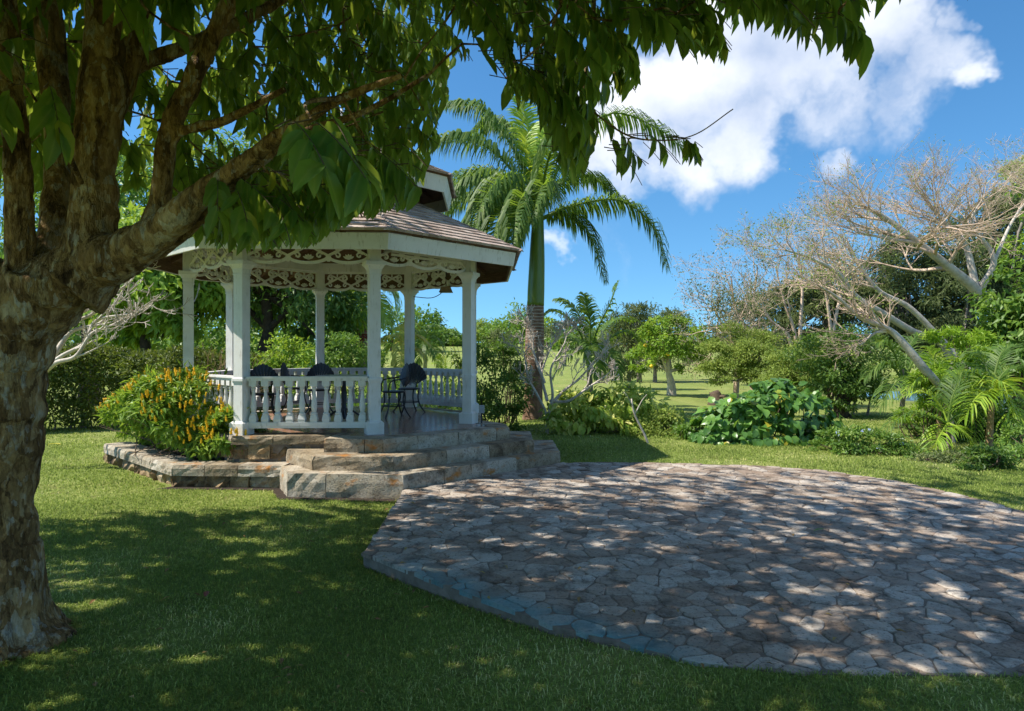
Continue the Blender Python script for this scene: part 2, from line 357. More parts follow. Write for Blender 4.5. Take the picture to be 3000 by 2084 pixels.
def mk_bark():
    m, nt, N, L = mat_new('mottled_bark')
    tc = N('ShaderNodeTexCoord'); mp = N('ShaderNodeMapping'); mp.inputs['Scale'].default_value = (1, 1, .5); L(tc.outputs['Object'], mp.inputs[0])
    nz = N('ShaderNodeTexNoise'); nz.inputs['Scale'].default_value = 9; nz.inputs['Detail'].default_value = 5; L(mp.outputs[0], nz.inputs['Vector'])
    ad = N('ShaderNodeVectorMath'); ad.operation = 'MULTIPLY_ADD'; L(nz.outputs['Color'], ad.inputs[0]); ad.inputs[1].default_value = (.16, .16, .16); L(mp.outputs[0], ad.inputs[2])
    def cells(scale):
        v = N('ShaderNodeTexVoronoi'); v.inputs['Scale'].default_value = scale; L(ad.outputs[0], v.inputs['Vector'])
        sp = N('ShaderNodeSeparateColor'); L(v.outputs['Color'], sp.inputs[0]); return sp.outputs[0]
    c1, c2 = cells(13), cells(34)
    big = noise_node(nt, 2.6, 5, .6, (1, 1, .5)); mid = noise_node(nt, 12, 7, .72, (1, 1, .3)); fine = noise_node(nt, 55, 5, .7, (1, 1, .3))
    f = mnode(nt, 'ADD', mnode(nt, 'MULTIPLY', big, .62), mnode(nt, 'ADD', mnode(nt, 'MULTIPLY', c1, .24), mnode(nt, 'MULTIPLY', c2, .14)))
    c = ramp_node(nt, [(.30, (.10, .056, .023)), (.43, (.27, .155, .06)), (.52, (.42, .26, .105)), (.60, (.47, .33, .17)), (.70, (.58, .47, .32))], f)
    dk = ramp_node(nt, [(.35, (.16, .115, .08)), (.45, (1, 1, 1))], mid); c = mixc(nt, .85, c, dk, 'MULTIPLY')
    lich = ramp_node(nt, [(.60, (0, 0, 0)), (.66, (1, 1, 1))], mnode(nt, 'ADD', mnode(nt, 'MULTIPLY', mid, .7), mnode(nt, 'MULTIPLY', c2, .3)))
    c = mixc(nt, mnode(nt, 'MULTIPLY', lich, .6), c, (.46, .42, .36))
    ridge = mnode(nt, 'ABSOLUTE', mnode(nt, 'SUBTRACT', noise_node(nt, 8, 6, .65, (1, 1, .22)), .5))
    cr = ramp_node(nt, [(0, (.25, .18, .13)), (.03, (1, 1, 1))], ridge); c = mixc(nt, .6, c, cr, 'MULTIPLY')
    c = mixc(nt, .55, c, ramp_node(nt, [(.3, (.45, .42, .4)), (.62, (1.25, 1.25, 1.25))], fine), 'MULTIPLY')
    h = mnode(nt, 'ADD', mnode(nt, 'ADD', mnode(nt, 'MULTIPLY', mid, 1.2), mnode(nt, 'MULTIPLY', fine, .5)), mnode(nt, 'ADD', mnode(nt, 'MULTIPLY', c1, .35), mnode(nt, 'MINIMUM', mnode(nt, 'MULTIPLY', ridge, 9), .6)))
    return finish(m, nt, c, .88, bump(nt, h, .9, .03), .2)
M['bark'] = mk_bark()
def mk_stone(name, stops, lichen=.5, scale=5, algae=False, rust=(.42, .17, .03), vw=.38):
    m, nt, N, L = mat_new(name)
    g = noise_node(nt, scale, 7, .65, None, 'World')
    f = mnode(nt, 'ADD', mnode(nt, 'MULTIPLY', g, 1 - vw), mnode(nt, 'MULTIPLY', attr(nt), vw))
    c = ramp_node(nt, stops, f)
    pit = noise_node(nt, 38, 5, .7, None, 'World')
    c = mixc(nt, .8, c, ramp_node(nt, [(.34, (.16, .14, .13)), (.46, (1, 1, 1))], pit), 'MULTIPLY')
    blk = noise_node(nt, 3.3, 6, .7, None, 'World')
    c = mixc(nt, .75, c, ramp_node(nt, [(.36, (.22, .19, .16)), (.50, (1, 1, 1))], blk), 'MULTIPLY')
    ru = noise_node(nt, 2.4, 5, .6, (1, 1, 1.6), 'World')
    c = mixc(nt, mnode(nt, 'MULTIPLY', ramp_node(nt, [(.60, (0, 0, 0)), (.70, (1, 1, 1))], ru), lichen), c, rust)
    if algae:
        al = mnode(nt, 'MULTIPLY', attr(nt, 'algae'), ramp_node(nt, [(.3, (.35,) * 3), (.6, (1,) * 3)], noise_node(nt, 4, 5, .6, None, 'World')), True)
        c = mixc(nt, mnode(nt, 'MULTIPLY', al, .8), c, (.10, .28, .31))
    h = mnode(nt, 'ADD', pit, mnode(nt, 'MULTIPLY', blk, 1.5))
    return finish(m, nt, c, .8, bump(nt, h, .7, .02), .3)
M['paver'] = mk_stone('paver', [(.26, (.24, .17, .12)), (.43, (.345, .27, .21)), (.56, (.42, .355, .29)), (.74, (.53, .475, .41))], .35, 4, True, (.28, .14, .08))
M['step_stone'] = mk_stone('step_stone', [(.27, (.17, .12, .07)), (.42, (.31, .245, .16)), (.56, (.42, .36, .27)), (.73, (.53, .48, .40))], .95, 4, vw=.26)
M['wall_stone'] = mk_stone('wall_stone', [(.28, (.18, .12, .065)), (.45, (.35, .24, .125)), (.6, (.47, .35, .20)), (.75, (.52, .43, .31))], .8, 5)
M['mortar'] = simple_mat('mortar', [(.3, (.14, .11, .085)), (.7, (.27, .22, .175))], 9, .95, .6, 30, coord='World')
def mk_floor():
    m, nt, N, L = mat_new('terracotta_floor')
    c = ramp_node(nt, [(.3, (.24, .115, .07)), (.55, (.36, .19, .12)), (.75, (.44, .26, .18))], noise_node(nt, 4, 6, .6))
    br = N('ShaderNodeTexBrick'); tc = N('ShaderNodeTexCoord'); L(tc.outputs['Object'], br.inputs['Vector'])
    br.inputs['Scale'].default_value = 3.3; br.offset = 0; br.inputs['Mortar Size'].default_value = .012; br.inputs['Brick Width'].default_value = 1; br.inputs['Row Height'].default_value = 1
    br.inputs['Color1'].default_value = (1, 1, 1, 1); br.inputs['Color2'].default_value = (.85, .82, .8, 1); br.inputs['Mortar'].default_value = (.5, .45, .42, 1)
    c = mixc(nt, .8, c, br.outputs['Color'], 'MULTIPLY')
    return finish(m, nt, c, .22, bump(nt, noise_node(nt, 3, 3), .05), .5)
M['floor'] = mk_floor()
def mk_shingle():
    m, nt, N, L = mat_new('cedar_shingle')
    f = mnode(nt, 'ADD', mnode(nt, 'MULTIPLY', noise_node(nt, 3, 6, .6, None, 'World'), .65), mnode(nt, 'MULTIPLY', attr(nt), .35))
    oi = N('ShaderNodeObjectInfo')
    f = mnode(nt, 'ADD', mnode(nt, 'MULTIPLY', f, .88), mnode(nt, 'MULTIPLY', oi.outputs['Random'], .12))
    c = ramp_node(nt, [(.25, (.22, .16, .13)), (.5, (.42, .33, .28)), (.75, (.56, .47, .41))], f)
    g = noise_node(nt, 70, 4, .7, (1, .1, 1))
    return finish(m, nt, c, .85, bump(nt, g, .5, .01), .2)
M['shingle'] = mk_shingle()
def mk_royal():
    m, nt, N, L = mat_new('ringed_trunk')
    g = N('ShaderNodeNewGeometry'); sp = N('ShaderNodeSeparateXYZ'); L(g.outputs['Position'], sp.inputs[0])
    z = mnode(nt, 'ADD', sp.outputs['Z'], mnode(nt, 'MULTIPLY', noise_node(nt, 3, 2, .5, None, 'World'), .06))
    fr = mnode(nt, 'FRACT', mnode(nt, 'DIVIDE', z, .085), 0)
    ring = ramp_node(nt, [(0, (1, 1, 1)), (.18, (1, 1, 1)), (.28, (0, 0, 0)), (.92, (0, 0, 0))], fr)
    base = ramp_node(nt, [(.3, (.12, .07, .045)), (.5, (.20, .12, .08)), (.7, (.27, .18, .13))], noise_node(nt, 7, 6, .65, (1, 1, .6), 'World'))
    up = N('ShaderNodeMapRange'); L(sp.outputs['Z'], up.inputs['Value']); up.inputs['From Min'].default_value = 1.5; up.inputs['From Max'].default_value = 2.3
    c = mixc(nt, mnode(nt, 'MULTIPLY', ring, mnode(nt, 'MULTIPLY', up.outputs[0], .8)), base, (.45, .40, .34))
    return finish(m, nt, c, .8, bump(nt, mnode(nt, 'ADD', ring, noise_node(nt, 20, 5, .6, None, 'World')), .4, .02), .2)
M['royal_trunk'] = mk_royal()
M['crownshaft'] = simple_mat('crownshaft', [(.3, (.07, .13, .02)), (.6, (.13, .20, .03)), (.8, (.17, .19, .05))], 2.5, .35, .1, 30, stretch=(1, 1, .3), spec=.5)
def mk_lawn():
    m, nt, N, L = mat_new('lawn')
    a = noise_node(nt, .35, 5, .6, None, 'World'); b = noise_node(nt, 9, 6, .7, None, 'World'); d = noise_node(nt, 60, 4, .7, None, 'World')
    c = ramp_node(nt, [(.3, (.23, .30, .075)), (.5, (.30, .365, .10)), (.7, (.40, .41, .14))], a)
    c = mixc(nt, .6, c, ramp_node(nt, [(.3, (.45, .5, .4)), (.55, (1, 1, 1)), (.75, (1.15, 1.1, .95))], b), 'MULTIPLY')
    bare = ramp_node(nt, [(.56, (0, 0, 0)), (.70, (1, 1, 1))], noise_node(nt, 1.7, 5, .65, None, 'World'))
    c = mixc(nt, mnode(nt, 'MULTIPLY', bare, .55), c, (.16, .115, .06))
    c = mixc(nt, .7, c, ramp_node(nt, [(.35, (.4, .4, .35)), (.6, (1.1, 1.1, 1.1))], d), 'MULTIPLY')
    return finish(m, nt, c, .9, bump(nt, d, .8, .04), .1)
M['lawn'] = mk_lawn()
def mk_water():
    m, nt, N, L = mat_new('pond_water')
    return finish(m, nt, (.10, .17, .22), .12, bump(nt, noise_node(nt, 3, 3, .5, None, 'World'), .15, .02), .5)
M['water'] = mk_water()

# ------------------------------------------------------------------ ground
PATIO = np.array([(-1.36, 8.40), (-1.29, 5.80), (-.51, 5.02), (.26, 4.28), (1.07, 3.76), (1.55, 3.64), (2.79, 3.62), (4.2, 3.9), (5.15, 4.7), (5.62, 5.8),
                  (5.62, 7.1), (5.50, 7.95), (5.16, 9.0), (4.57, 9.75), (3.73, 10.18), (2.09, 10.45), (.80, 10.45)])
def inside_convex(x, y, poly, pad=0.0):
    r = np.ones(np.shape(x), bool); n = len(poly)
    for i in range(n):
        a, b = poly[i], poly[(i + 1) % n]; e = b - a; L = np.hypot(*e)
        r &= ((e[0] * (y - a[1]) - e[1] * (x - a[0])) / L > -pad)
    return r
def sstep(a, b, x):
    t = np.clip((x - a) / (b - a), 0, 1); return t * t * (3 - 2 * t)
def ground_z(x, y):
    x = np.asarray(x, float); y = np.asarray(y, float)
    z = -.125 + .112 * sstep(-1.0, 1.5, x)
    far = sstep(30, 110, y)
    z = z + far * (2.4 - 1.2 * sstep(20, 120, x)) + .05 * np.sin(x * .21 + 1) * np.sin(y * .17) * sstep(10, 20, y)
    z = z + sstep(110, 420, y) * 3.0
    # the bank that falls away behind the bed of shrubs on the right
    z = z - .10 * sstep(9.5, 13, y) * sstep(5, 8, x) * (1 - sstep(26, 40, y))
    return z
def build_ground():
    n = 190; u = np.linspace(-1, 1, n); gx = 500 * np.sinh(5.2 * u) / math.sinh(5.2) 
    v = np.linspace(0, 1, n)
    v = np.linspace(-.55, 1, n); gy = 6 + 700 * np.sinh(5.4 * v) / math.sinh(5.4)
    X, Y = np.meshgrid(gx, gy); Z = ground_z(X, Y)
    V = np.stack([X, Y, Z], -1).reshape(-1, 3)
    i, j = np.meshgrid(np.arange(n - 1), np.arange(n - 1)); a = (j * n + i).ravel()
    me = mesh_np('lawn', V, [np.stack([a, a + 1, a + n + 1, a + n], 1)], smooth=True); me.materials.append(M['lawn'])
    o = link(bpy.data.objects.new('lawn', me)); tag(o, 'mown green lawn running back to the rising fairway', 'lawn', kind='structure')
    pond = MB(); pts = np.array([(13.2, 25.6), (14.2, 24.2), (15.6, 20.2), (22, 18.6), (40, 17), (45, 30), (24, 30), (15.5, 28.6), (13.4, 27)])
    zz = float(ground_z(18, 22)) + .05
    pond.prism(pts, zz - .2, zz); o = pond.build('pond', M['water']); tag(o, 'grey blue strip of pond water beyond the palms at right', 'pond', kind='structure')
build_ground()

# ------------------------------------------------------------------ patio of irregular flagstones
def clip_half(poly, p, nrm):
    out = []; n = len(poly); d = (poly - p) @ nrm
    for i in range(n):
        a, b = poly[i], poly[(i + 1) % n]; da, db = d[i], d[(i + 1) % n]
        if da <= 0: out.append(a)
        if (da < 0 < db) or (db < 0 < da): out.append(a + (b - a) * (da / (da - db)))
    return np.array(out)
def stone_mesh_data(poly, z, rng, algae_fn):
    c = poly.mean(0); n = len(poly); q = []
    for i in range(n):
        a, b, d = poly[i - 1], poly[i], poly[(i + 1) % n]
        r_ = .17 if inside_convex(b[0], b[1], PATIO, -.02) else .03
        q += [b + (a - b) * r_, b + (d - b) * r_]
    q = np.array(q); q = q + rng.normal(size=q.shape) * .005
    r = np.linalg.norm(q - c, axis=1, keepdims=True)
    ins = c + (q - c) * (1 - np.minimum(.010 / np.maximum(r, .03), .4)); k = len(q)
    tilt = rng.normal(size=2) * .010
    zt = lambda p, dz: np.full(len(p), z + dz) + (p - c) @ tilt
    V = np.concatenate([np.c_[q, zt(q, -.035)], np.c_[q, zt(q, -.005)], np.c_[ins, zt(ins, 0)]])
    j = np.arange(k); jn = (j + 1) % k
    F = [np.concatenate([np.stack([j, jn, k + jn, k + j], 1), np.stack([k + j, k + jn, 2 * k + jn, 2 * k + j], 1)]), np.array([2 * k + j])]
    return V, F, algae_fn(V)
def build_patio():
    rng = np.random.default_rng(5)
    slab = MB(); slab.prism(PATIO, -.30, -.007)
    base = slab.build('patio', M['mortar']); tag(base, 'raised patio of irregular grey flagstones below the gazebo steps', 'patio', kind='structure')
    s = .168; pts = []
    for j in range(-2, 80):
        for i in range(-2, 80):
            x = -1.9 + i * s + (j % 2) * s / 2; y = 3.2 + j * s * .88
            if rng.random() < .17: continue
            pts.append((x + rng.uniform(-.072, .072), y + rng.uniform(-.072, .072)))
    pts = np.array(pts)
    edge = np.array([(-1.29, 5.80), (-.51, 5.02), (.26, 4.28), (1.07, 3.76)])
    def algae(V):
        d = np.full(len(V), 9.0)
        for a, b in zip(edge[:-1], edge[1:]):
            e = b - a; t = np.clip(((V[:, :2] - a) @ e) / (e @ e), 0, 1); d = np.minimum(d, np.linalg.norm(V[:, :2] - (a + t[:, None] * e), axis=1))
        x = V[:, 0]
        return (1 - sstep(.05, .34, d)) * sstep(-1.2, -.5, x) * (1 - sstep(.75, 1.25, x))
    stones = []
    for p in pts:
        if not inside_convex(p[0], p[1], PATIO, .03): continue
        poly = np.array([(p[0] - .5, p[1] - .5), (p[0] + .5, p[1] - .5), (p[0] + .5, p[1] + .5), (p[0] - .5, p[1] + .5)])
        d = pts - p; dist = np.hypot(d[:, 0], d[:, 1])
        for k in np.argsort(dist)[1:26]:
            nr = d[k] / dist[k]; poly = clip_half(poly, p + d[k] / 2 - nr * .0036, nr)
            if len(poly) < 3: break
        if len(poly) < 3: continue
        for i in range(len(PATIO)):
            a, b = PATIO[i], PATIO[(i + 1) % len(PATIO)]; e = b - a; nr = np.array([e[1], -e[0]]) / np.hypot(*e)
            poly = clip_half(poly, a - nr * -.004, nr)
            if len(poly) < 3: break
        if len(poly) < 3: continue
        keep = [poly[0]]
        for q in poly[1:]:
            if np.hypot(*(q - keep[-1])) > .02: keep.append(q)
        if len(keep) > 3 and np.hypot(*(keep[0] - keep[-1])) < .025: keep.pop()
        if len(keep) < 3: continue
        poly = np.array(keep)
        ar = .5 * abs(np.dot(poly[:, 0], np.roll(poly[:, 1], 1)) - np.dot(poly[:, 1], np.roll(poly[:, 0], 1)))
        if ar < .002: continue
        c = poly.mean(0); score = ar / c[1] ** 3 * (1 if abs(c[0]) < .78 * c[1] else .001)
        stones.append((score, poly, stone_mesh_data(poly, rng.uniform(-.003, .0055), rng, algae), rng.random()))
    stones.sort(key=lambda t: -t[0])
    for sc, poly, (V, F, al), var in stones[:300]:
        me = mesh_np('paving_stone', V, F, np.full(len(V), var), attrs={'algae': al}); me.materials.append(M['paver'])
        link(bpy.data.objects.new('paving_stone', me), base)
    Vs, Fs, vs, al_, n = [], {}, [], [], 0
    for sc, poly, (V, F, al), var in stones[300:]:
        for f in F: Fs.setdefault(f.shape[1], []).append(f + n)
        Vs.append(V); vs.append(np.full(len(V), var)); al_.append(al); n += len(V)
    me = mesh_np('paving', np.concatenate(Vs), [np.concatenate(f) for f in Fs.values()], np.concatenate(vs), attrs={'algae': np.concatenate(al_)})
    me.materials.append(M['paver']); o = link(bpy.data.objects.new('paving', me), base); o['kind'] = 'stuff'
build_patio()

# ------------------------------------------------------------------ stone platform with three steps
GX, GY, FZ, GR = -3.014, 11.848, .55, math.radians(2.3)
def rough_block(w, d, h, rng, nx=4, nz=3, amp=.011, round_=.017):
    """masonry block: front face at y=0 looking to -y, x 0..w, z 0..h"""
    xs = np.linspace(.005, w - .005, nx); zs = np.linspace(0, h, nz); V = []
    for k, z in enumerate(zs):
        for i, x in enumerate(xs):
            e = round_ if (k == nz - 1) else 0
            V.append((x + (rng.normal() * .004 if 0 < i < nx - 1 else 0), rng.normal() * amp + e, z - (round_ * .3 if k == nz - 1 and i in (0, nx - 1) else 0)))
    n = len(V)
    V += [(x, round_ * 2.2 + rng.normal() * .003, h + rng.normal() * .002) for x in xs]          # top front
    V += [(x, d, h) for x in xs] + [(x, d, 0) for x in xs]
    g = lambda k, i: k * nx + i
    Q = [(g(k, i), g(k, i + 1), g(k + 1, i + 1), g(k + 1, i)) for k in range(nz - 1) for i in range(nx - 1)]
    Q += [(g(nz - 1, i), g(nz - 1, i + 1), n + i + 1, n + i) for i in range(nx - 1)]
    Q += [(n + i, n + i + 1, n + nx + i + 1, n + nx + i) for i in range(nx - 1)]
    Q += [(n + nx + i, n + nx + i + 1, n + 2 * nx + i + 1, n + 2 * nx + i) for i in range(nx - 1)]
    l = [g(k, 0) for k in range(nz)] + [n, n + nx, n + 2 * nx]; r = [g(k, nx - 1) for k in range(nz)] + [n + nx - 1, n + 2 * nx - 1, n + 3 * nx - 1]
    return np.array(V), [np.array(Q), np.array([l[::-1]]), np.array([r])]
def run_blocks(parent, name, mat, a, b, z0, z1, depth, rng, lo=.42, hi=.9, amp=.0042, jut=.0035, inner_trim=0.0):
    """blocks laid along the line a->b (front on the right-hand side when walking from a to b), each an object"""
    a = np.array(a, float); b = np.array(b, float); L = np.hypot(*(b - a)); t = (b - a) / L; u = 0.0
    off = np.array(parent.location)
    while u < L - .02:
        w = rng.uniform(lo, hi)
        if L - u - w < lo * .6: w = L - u
        V, F = rough_block(w, depth, z1 - z0, rng, 6 if w > .35 else 4, 4, amp=amp)
        y = V[:, 1] + rng.uniform(-jut, jut)
        nrm = np.array([t[1], -t[0]])
        x = u + V[:, 0]
        XY = a + x[:, None] * t - y[:, None] * nrm
        W = np.c_[XY, z0 + V[:, 2]] - off
        me = mesh_np(name, W, F, np.full(len(W), rng.random())); me.materials.append(mat)
        link(bpy.data.objects.new(name, me), parent); u += w
TR = GR
ENTRY = [(-2.56, 9.80), (-2.56, 9.08), (-1.74, 9.02), (-.03, 10.45), (-.10, 10.95), (-.50, 11.45)]
STEP2 = [(-3.18, 9.40), (-2.60, 8.72), (-1.54, 8.66), (.34, 10.34), (.32, 11.45)]
STEP1 = [(-3.15, 9.06), (-2.87, 8.53), (-1.37, 8.40), (.753, 10.40), (.73, 11.70)]
FOOT = [(-4.80, 9.02), (-3.22, 8.93), (-2.93, 8.40), (-1.42, 8.27), (-1.42, 8.60), (-2.7, 8.75), (-3.0, 9.2), (-4.6, 9.3)]
def build_platform():
    rng = np.random.default_rng(8)
    root = thing('stone_platform', 'octagonal stone platform with three rough steps under the gazebo', 'stone platform', (GX, GY, 0))
    R = 2.66
    def corner(R, k):
        a = math.radians(-112.5 + 45 * k) + TR; return np.array([GX + R * math.cos(a), GY + R * math.sin(a)])
    ap = R * math.cos(math.radians(22.5)) - .335; fl = MB()
    fl.prism([tuple(corner(ap / math.cos(math.radians(22.5)), k)) for k in range(8)], .30, .554)
    fl.prism([(-2.30, 9.9), (-2.30, 9.40), (-1.86, 9.36), (-.42, 10.56), (-.47, 10.85), (-1.2, 11.2)], .30, .5525)
    fl.build('floor', M['floor'], root)
    core = MB(); core.prism([tuple(corner(R - .06, k)) for k in range(8)], -.2, .43)
    cut = lambda p, q, f: p + (q - p) * f
    A, B, C, H = [corner(R, k) for k in range(4)]
    runs = [(A, cut(A, B, (-2.56 - A[0]) / (B[0] - A[0]))), (cut(C, H, .30), H)] + [(corner(R, k), corner(R, k + 1)) for k in range(3, 8)]
    for p, q in runs:
        run_blocks(root, 'coping_stone', M['step_stone'], p, q, .43, .55, .345, rng)
    for k in (6, 7, 0):
        p, q = corner(R - .05, k), corner(R - .05, k + 1)
        run_blocks(root, 'wall_stone', M['wall_stone'], p, q, .02, .22, .12, rng, .18, .42, .02, .016)
        run_blocks(root, 'wall_stone', M['wall_stone'], p, q, .226, .425, .12, rng, .18, .42, .02, .016)
    for pts, z0, z1 in ((STEP1, -.16, .183), (STEP2, .183, .367), (ENTRY, .367, .55)):
        pts = [np.array(p) for p in pts]
        for p, q in zip(pts[:-1], pts[1:]):
            run_blocks(root, 'step_stone', M['step_stone'], p, q, z0, z1, .46 if z1 < .5 else .34, rng, amp=.0055)
        c = np.mean(pts, axis=0); inner = [tuple(p + (np.array([GX, GY]) - p) * .045) for p in pts]
        core.prism(inner + [(GX, GY)], -.2, z1 - .014)
    core.build('core', M['mortar'], root)
    st = MB(); st.prism(FOOT, -.2, -.119); st.build('bare_soil', M['soil'], root)
build_platform()

# ------------------------------------------------------------------ planter wall, soil and the yellow flowered bush
WA, WB, WC = (-6.85, 11.20), (-4.65, 9.13), (-3.10, 9.06)
def build_planter():
    rng = np.random.default_rng(12)
    root = thing('planter_wall', 'low angled stone planter wall with pale capstones around the flowering bush', 'planter', (-4.65, 9.13, -.12))
    run_blocks(root, 'cap_stone', M['step_stone'], WA, WB, .035, .183, .40, rng, .3, .55, .0045)
    run_blocks(root, 'cap_stone', M['step_stone'], WB, WC, .036, .184, .40, rng, .4, .8, .0045)
    ia, ib, ic = (-6.83, 11.24), (-4.635, 9.175), (-3.12, 9.105)
    run_blocks(root, 'wall_stone', M['wall_stone'], ia, ib, -.18, .03, .3, rng, .14, .36, .022, .02)
    run_blocks(root, 'wall_stone', M['wall_stone'], ib, ic, -.18, .03, .3, rng, .2, .5, .022, .02)
    s = MB(); s.prism([(-6.55, 11.45), (-4.5, 9.44), (-3.0, 9.38), (-2.9, 10.2), (-4.6, 10.6), (-5.4, 12.2), (-6.2, 12.2)], -.2, .165)
    s.prism([(-4.2, 9.62), (-2.95, 9.50), (-2.9, 10.2), (-4.4, 10.5)], .15, .25)
    s.build('soil', M['soil'], root)
build_planter()

# ------------------------------------------------------------------ gazebo
def build_gazebo():
    rng = np.random.default_rng(21)
    G = thing('gazebo', 'white octagonal timber gazebo with fretwork frieze and shingled double roof', 'gazebo', (GX, GY, FZ), rz=GR)
    Rz = lambda d: Matrix.Rotation(math.radians(d), 4, 'Z')
    RC = 2.45; AP = RC * math.cos(math.radians(22.5)); SIDE = 2 * RC * math.sin(math.radians(22.5))
    def me_of(mb, name, mat, smooth=False):
        me = mb.mesh(name, None, smooth); me.materials.append(mat); return me
    # columns, radial squares; x axis outward
    c = MB(); c.frus(.078, .078, .19, 2.30); c.frus(.082, .082, 2.47, 3.02)
    c_me = me_of(c, 'column', M['paint'])
    b = MB(); b.frus(.118, .118, 0, .165); b.frus(.118, .082, .165, .195); b_me = me_of(b, 'base_block', M['paint'])
    k = MB(); k.frus(.086, .09, .735, .765); k.frus(.098, .098, .765, .80); k.frus(.09, .081, .80, .815); k_me = me_of(k, 'collar', M['paint'])
    q = MB(); q.frus(.087, .087, 2.27, 2.29); q.frus(.081, .092, 2.30, 2.36); q.frus(.092, .128, 2.36, 2.42); q.frus(.142, .142, 2.42, 2.475)
    q_me = me_of(q, 'capital', M['paint'])
    for i in range(8):
        o = shared('column', c_me, G, Rz(-112.5 + 45 * i) @ Matrix.Translation((RC, 0, 0)))
        for n, me in (('base_block', b_me), ('collar', k_me), ('capital', q_me)): link(bpy.data.objects.new(n, me), o)
    # railings: local x along the side, y outward = -y, origin mid side
    W = SIDE - .16
    top = MB(); h = W / 2
    top.box((-h, -.055, .765), (h, .055, .80)); top.box((-h, -.075, .80), (h, .075, .828))
    top_me = me_of(top, 'railing', M['paint'])
    bot = MB(); bot.box((-h, -.055, .125), (h, .055, .175)); bot.box((-h, -.045, .09), (h, .045, .125)); bot_me = me_of(bot, 'bottom_rail', M['paint'])
    bal = MB(); prof = [(.040, .275), (.047, .285), (.047, .30), (.030, .315), (.036, .34), (.043, .39), (.040, .45), (.030, .52), (.023, .59), (.022, .635), (.034, .645), (.034, .66), (.025, .665), (.04, .68), (.04, .69)]
    bal.lathe(prof, 10); bal.frus(.052, .052, .69, .765); bal.frus(.046, .052, .175, .215); bal.frus(.052, .040, .215, .275)
    bal_me = me_of(bal, 'baluster', M['paint'])
    for i in range(8):
        if i == 1: continue                      # the open entrance side
        T = Rz(-90 + 45 * i + 90) @ Matrix.Translation((0, -AP, 0))
        o = shared('railing', top_me, G, T); link(bpy.data.objects.new('bottom_rail', bot_me), o)
        for j in range(10):
            bo = bpy.data.objects.new('baluster', bal_me); link(bo, o); bo.location = (-h + W * (j + .5) / 10, 0, 0)
    # fretwork frieze
    fr = MB(); y0, y1 = -.016, .016
    def ribbon(pts, w, dy=0.0):
        p = np.asarray(pts, float); n = len(p); t = np.gradient(p, axis=0); t /= np.linalg.norm(t, axis=1)[:, None] + 1e-9
        nn = np.c_[-t[:, 1], t[:, 0]]; wl = np.broadcast_to(w, (n,))[:, None] / 2
        a, b_ = p + nn * wl, p - nn * wl
        V = np.concatenate([np.c_[a[:, 0], np.full(n, y0 + dy), a[:, 1]], np.c_[b_[:, 0], np.full(n, y0 + dy), b_[:, 1]], np.c_[a[:, 0], np.full(n, y1 + dy), a[:, 1]], np.c_[b_[:, 0], np.full(n, y1 + dy), b_[:, 1]]])
        i = np.arange(n - 1)
        F = [np.concatenate([np.stack([n + i, n + i + 1, i + 1, i], 1), np.stack([2 * n + i, 2 * n + i + 1, 3 * n + i + 1, 3 * n + i], 1), np.stack([i, i + 1, 2 * n + i + 1, 2 * n + i], 1), np.stack([3 * n + i, 3 * n + i + 1, n + i + 1, n + i], 1)])]
        fr.add(V, F)
    units = 3; uw = W / units; zb = 2.44
    def arc(cx, cz, rx, rz, a0, a1, n=12):
        t = np.radians(np.linspace(a0, a1, n)); return np.c_[cx + rx * np.cos(t), cz + rz * np.sin(t)]
    def spiral(cx, cz, r0, a0, turn, n=12):
        t = np.linspace(0, 1, n); a = np.radians(a0 + turn * t); r = r0 * (1 - .75 * t); return np.c_[cx + r * np.cos(a), cz + r * np.sin(a)]
    for i in range(units):
        x0 = -h + uw * i; xm = x0 + uw / 2; dy = .0015 * (i % 2)
        ribbon(arc(xm, zb + .12, uw / 2, .10, 180, 360, 16), .042, 0 + dy)
        ribbon(arc(x0, zb + .085, .024, .034, 0, 330, 9), .034, .0035 + dy)
        for s in (-1, 1):
            ribbon(bez([(xm + s * uw * .5, zb + .12), (xm + s * uw * .26, zb + .19), (xm, zb + .27), (xm - s * uw * .22, zb + .33)], 10), .034, -.003 + s * .0012 + dy)
            ribbon(spiral(xm - s * uw * .24, zb + .275, .072, 80 if s > 0 else 100, s * 400), .028, .004 + dy)
            ribbon(spiral(xm + s * uw * .30, zb + .262, .062, -80 if s > 0 else -100, -s * 380), .026, .0055 + dy)
            ribbon(spiral(xm + s * uw * .27, zb + .125, .048, 20 if s > 0 else 160, s * 380, 9), .022, .006 + dy)
        for a in (-58, -28, 0, 28, 58):
            t = math.radians(a); ribbon([(xm, zb + .07), (xm + .05 * math.sin(t), zb + .07 + .045 * math.cos(t)), (xm + .085 * math.sin(t), zb + .07 + .075 * math.cos(t))], np.array([.014, .030, .010]), .007 + dy)
        for f in (.0, .5):
            ribbon([(x0 + uw * f + .004, zb + .30), (x0 + uw * f + .004, zb + .375)], .022, .0088 + dy)
    fr.box((-h, -.024, zb + .365), (h, .024, zb + .405))
    fr_me = me_of(fr, 'fretwork', M['paint'])
    bm_ = MB(); bm_.box((-SIDE / 2 + .02, -.06, 2.846), (SIDE / 2 - .02, .06, 3.02)); beam_me = me_of(bm_, 'beam', M['paint'])
    sl = MB()
    for j in range(6): sl.box((-h + .16, -.034 + .0, 2.56 + j * .048), (h - .16, -.026 + .022, 2.56 + j * .048 + .034))
    sl_me = me_of(sl, 'louvre', M['paint'])
    for i in range(8):
        T = Rz(45 * i) @ Matrix.Translation((0, -AP, 0))
        shared('fretwork', fr_me, G, T); shared('beam', beam_me, G, T)
        if i == 1: shared('louvre', sl_me, G, Rz(45) @ Matrix.Translation((0, -AP - .075, .02)))
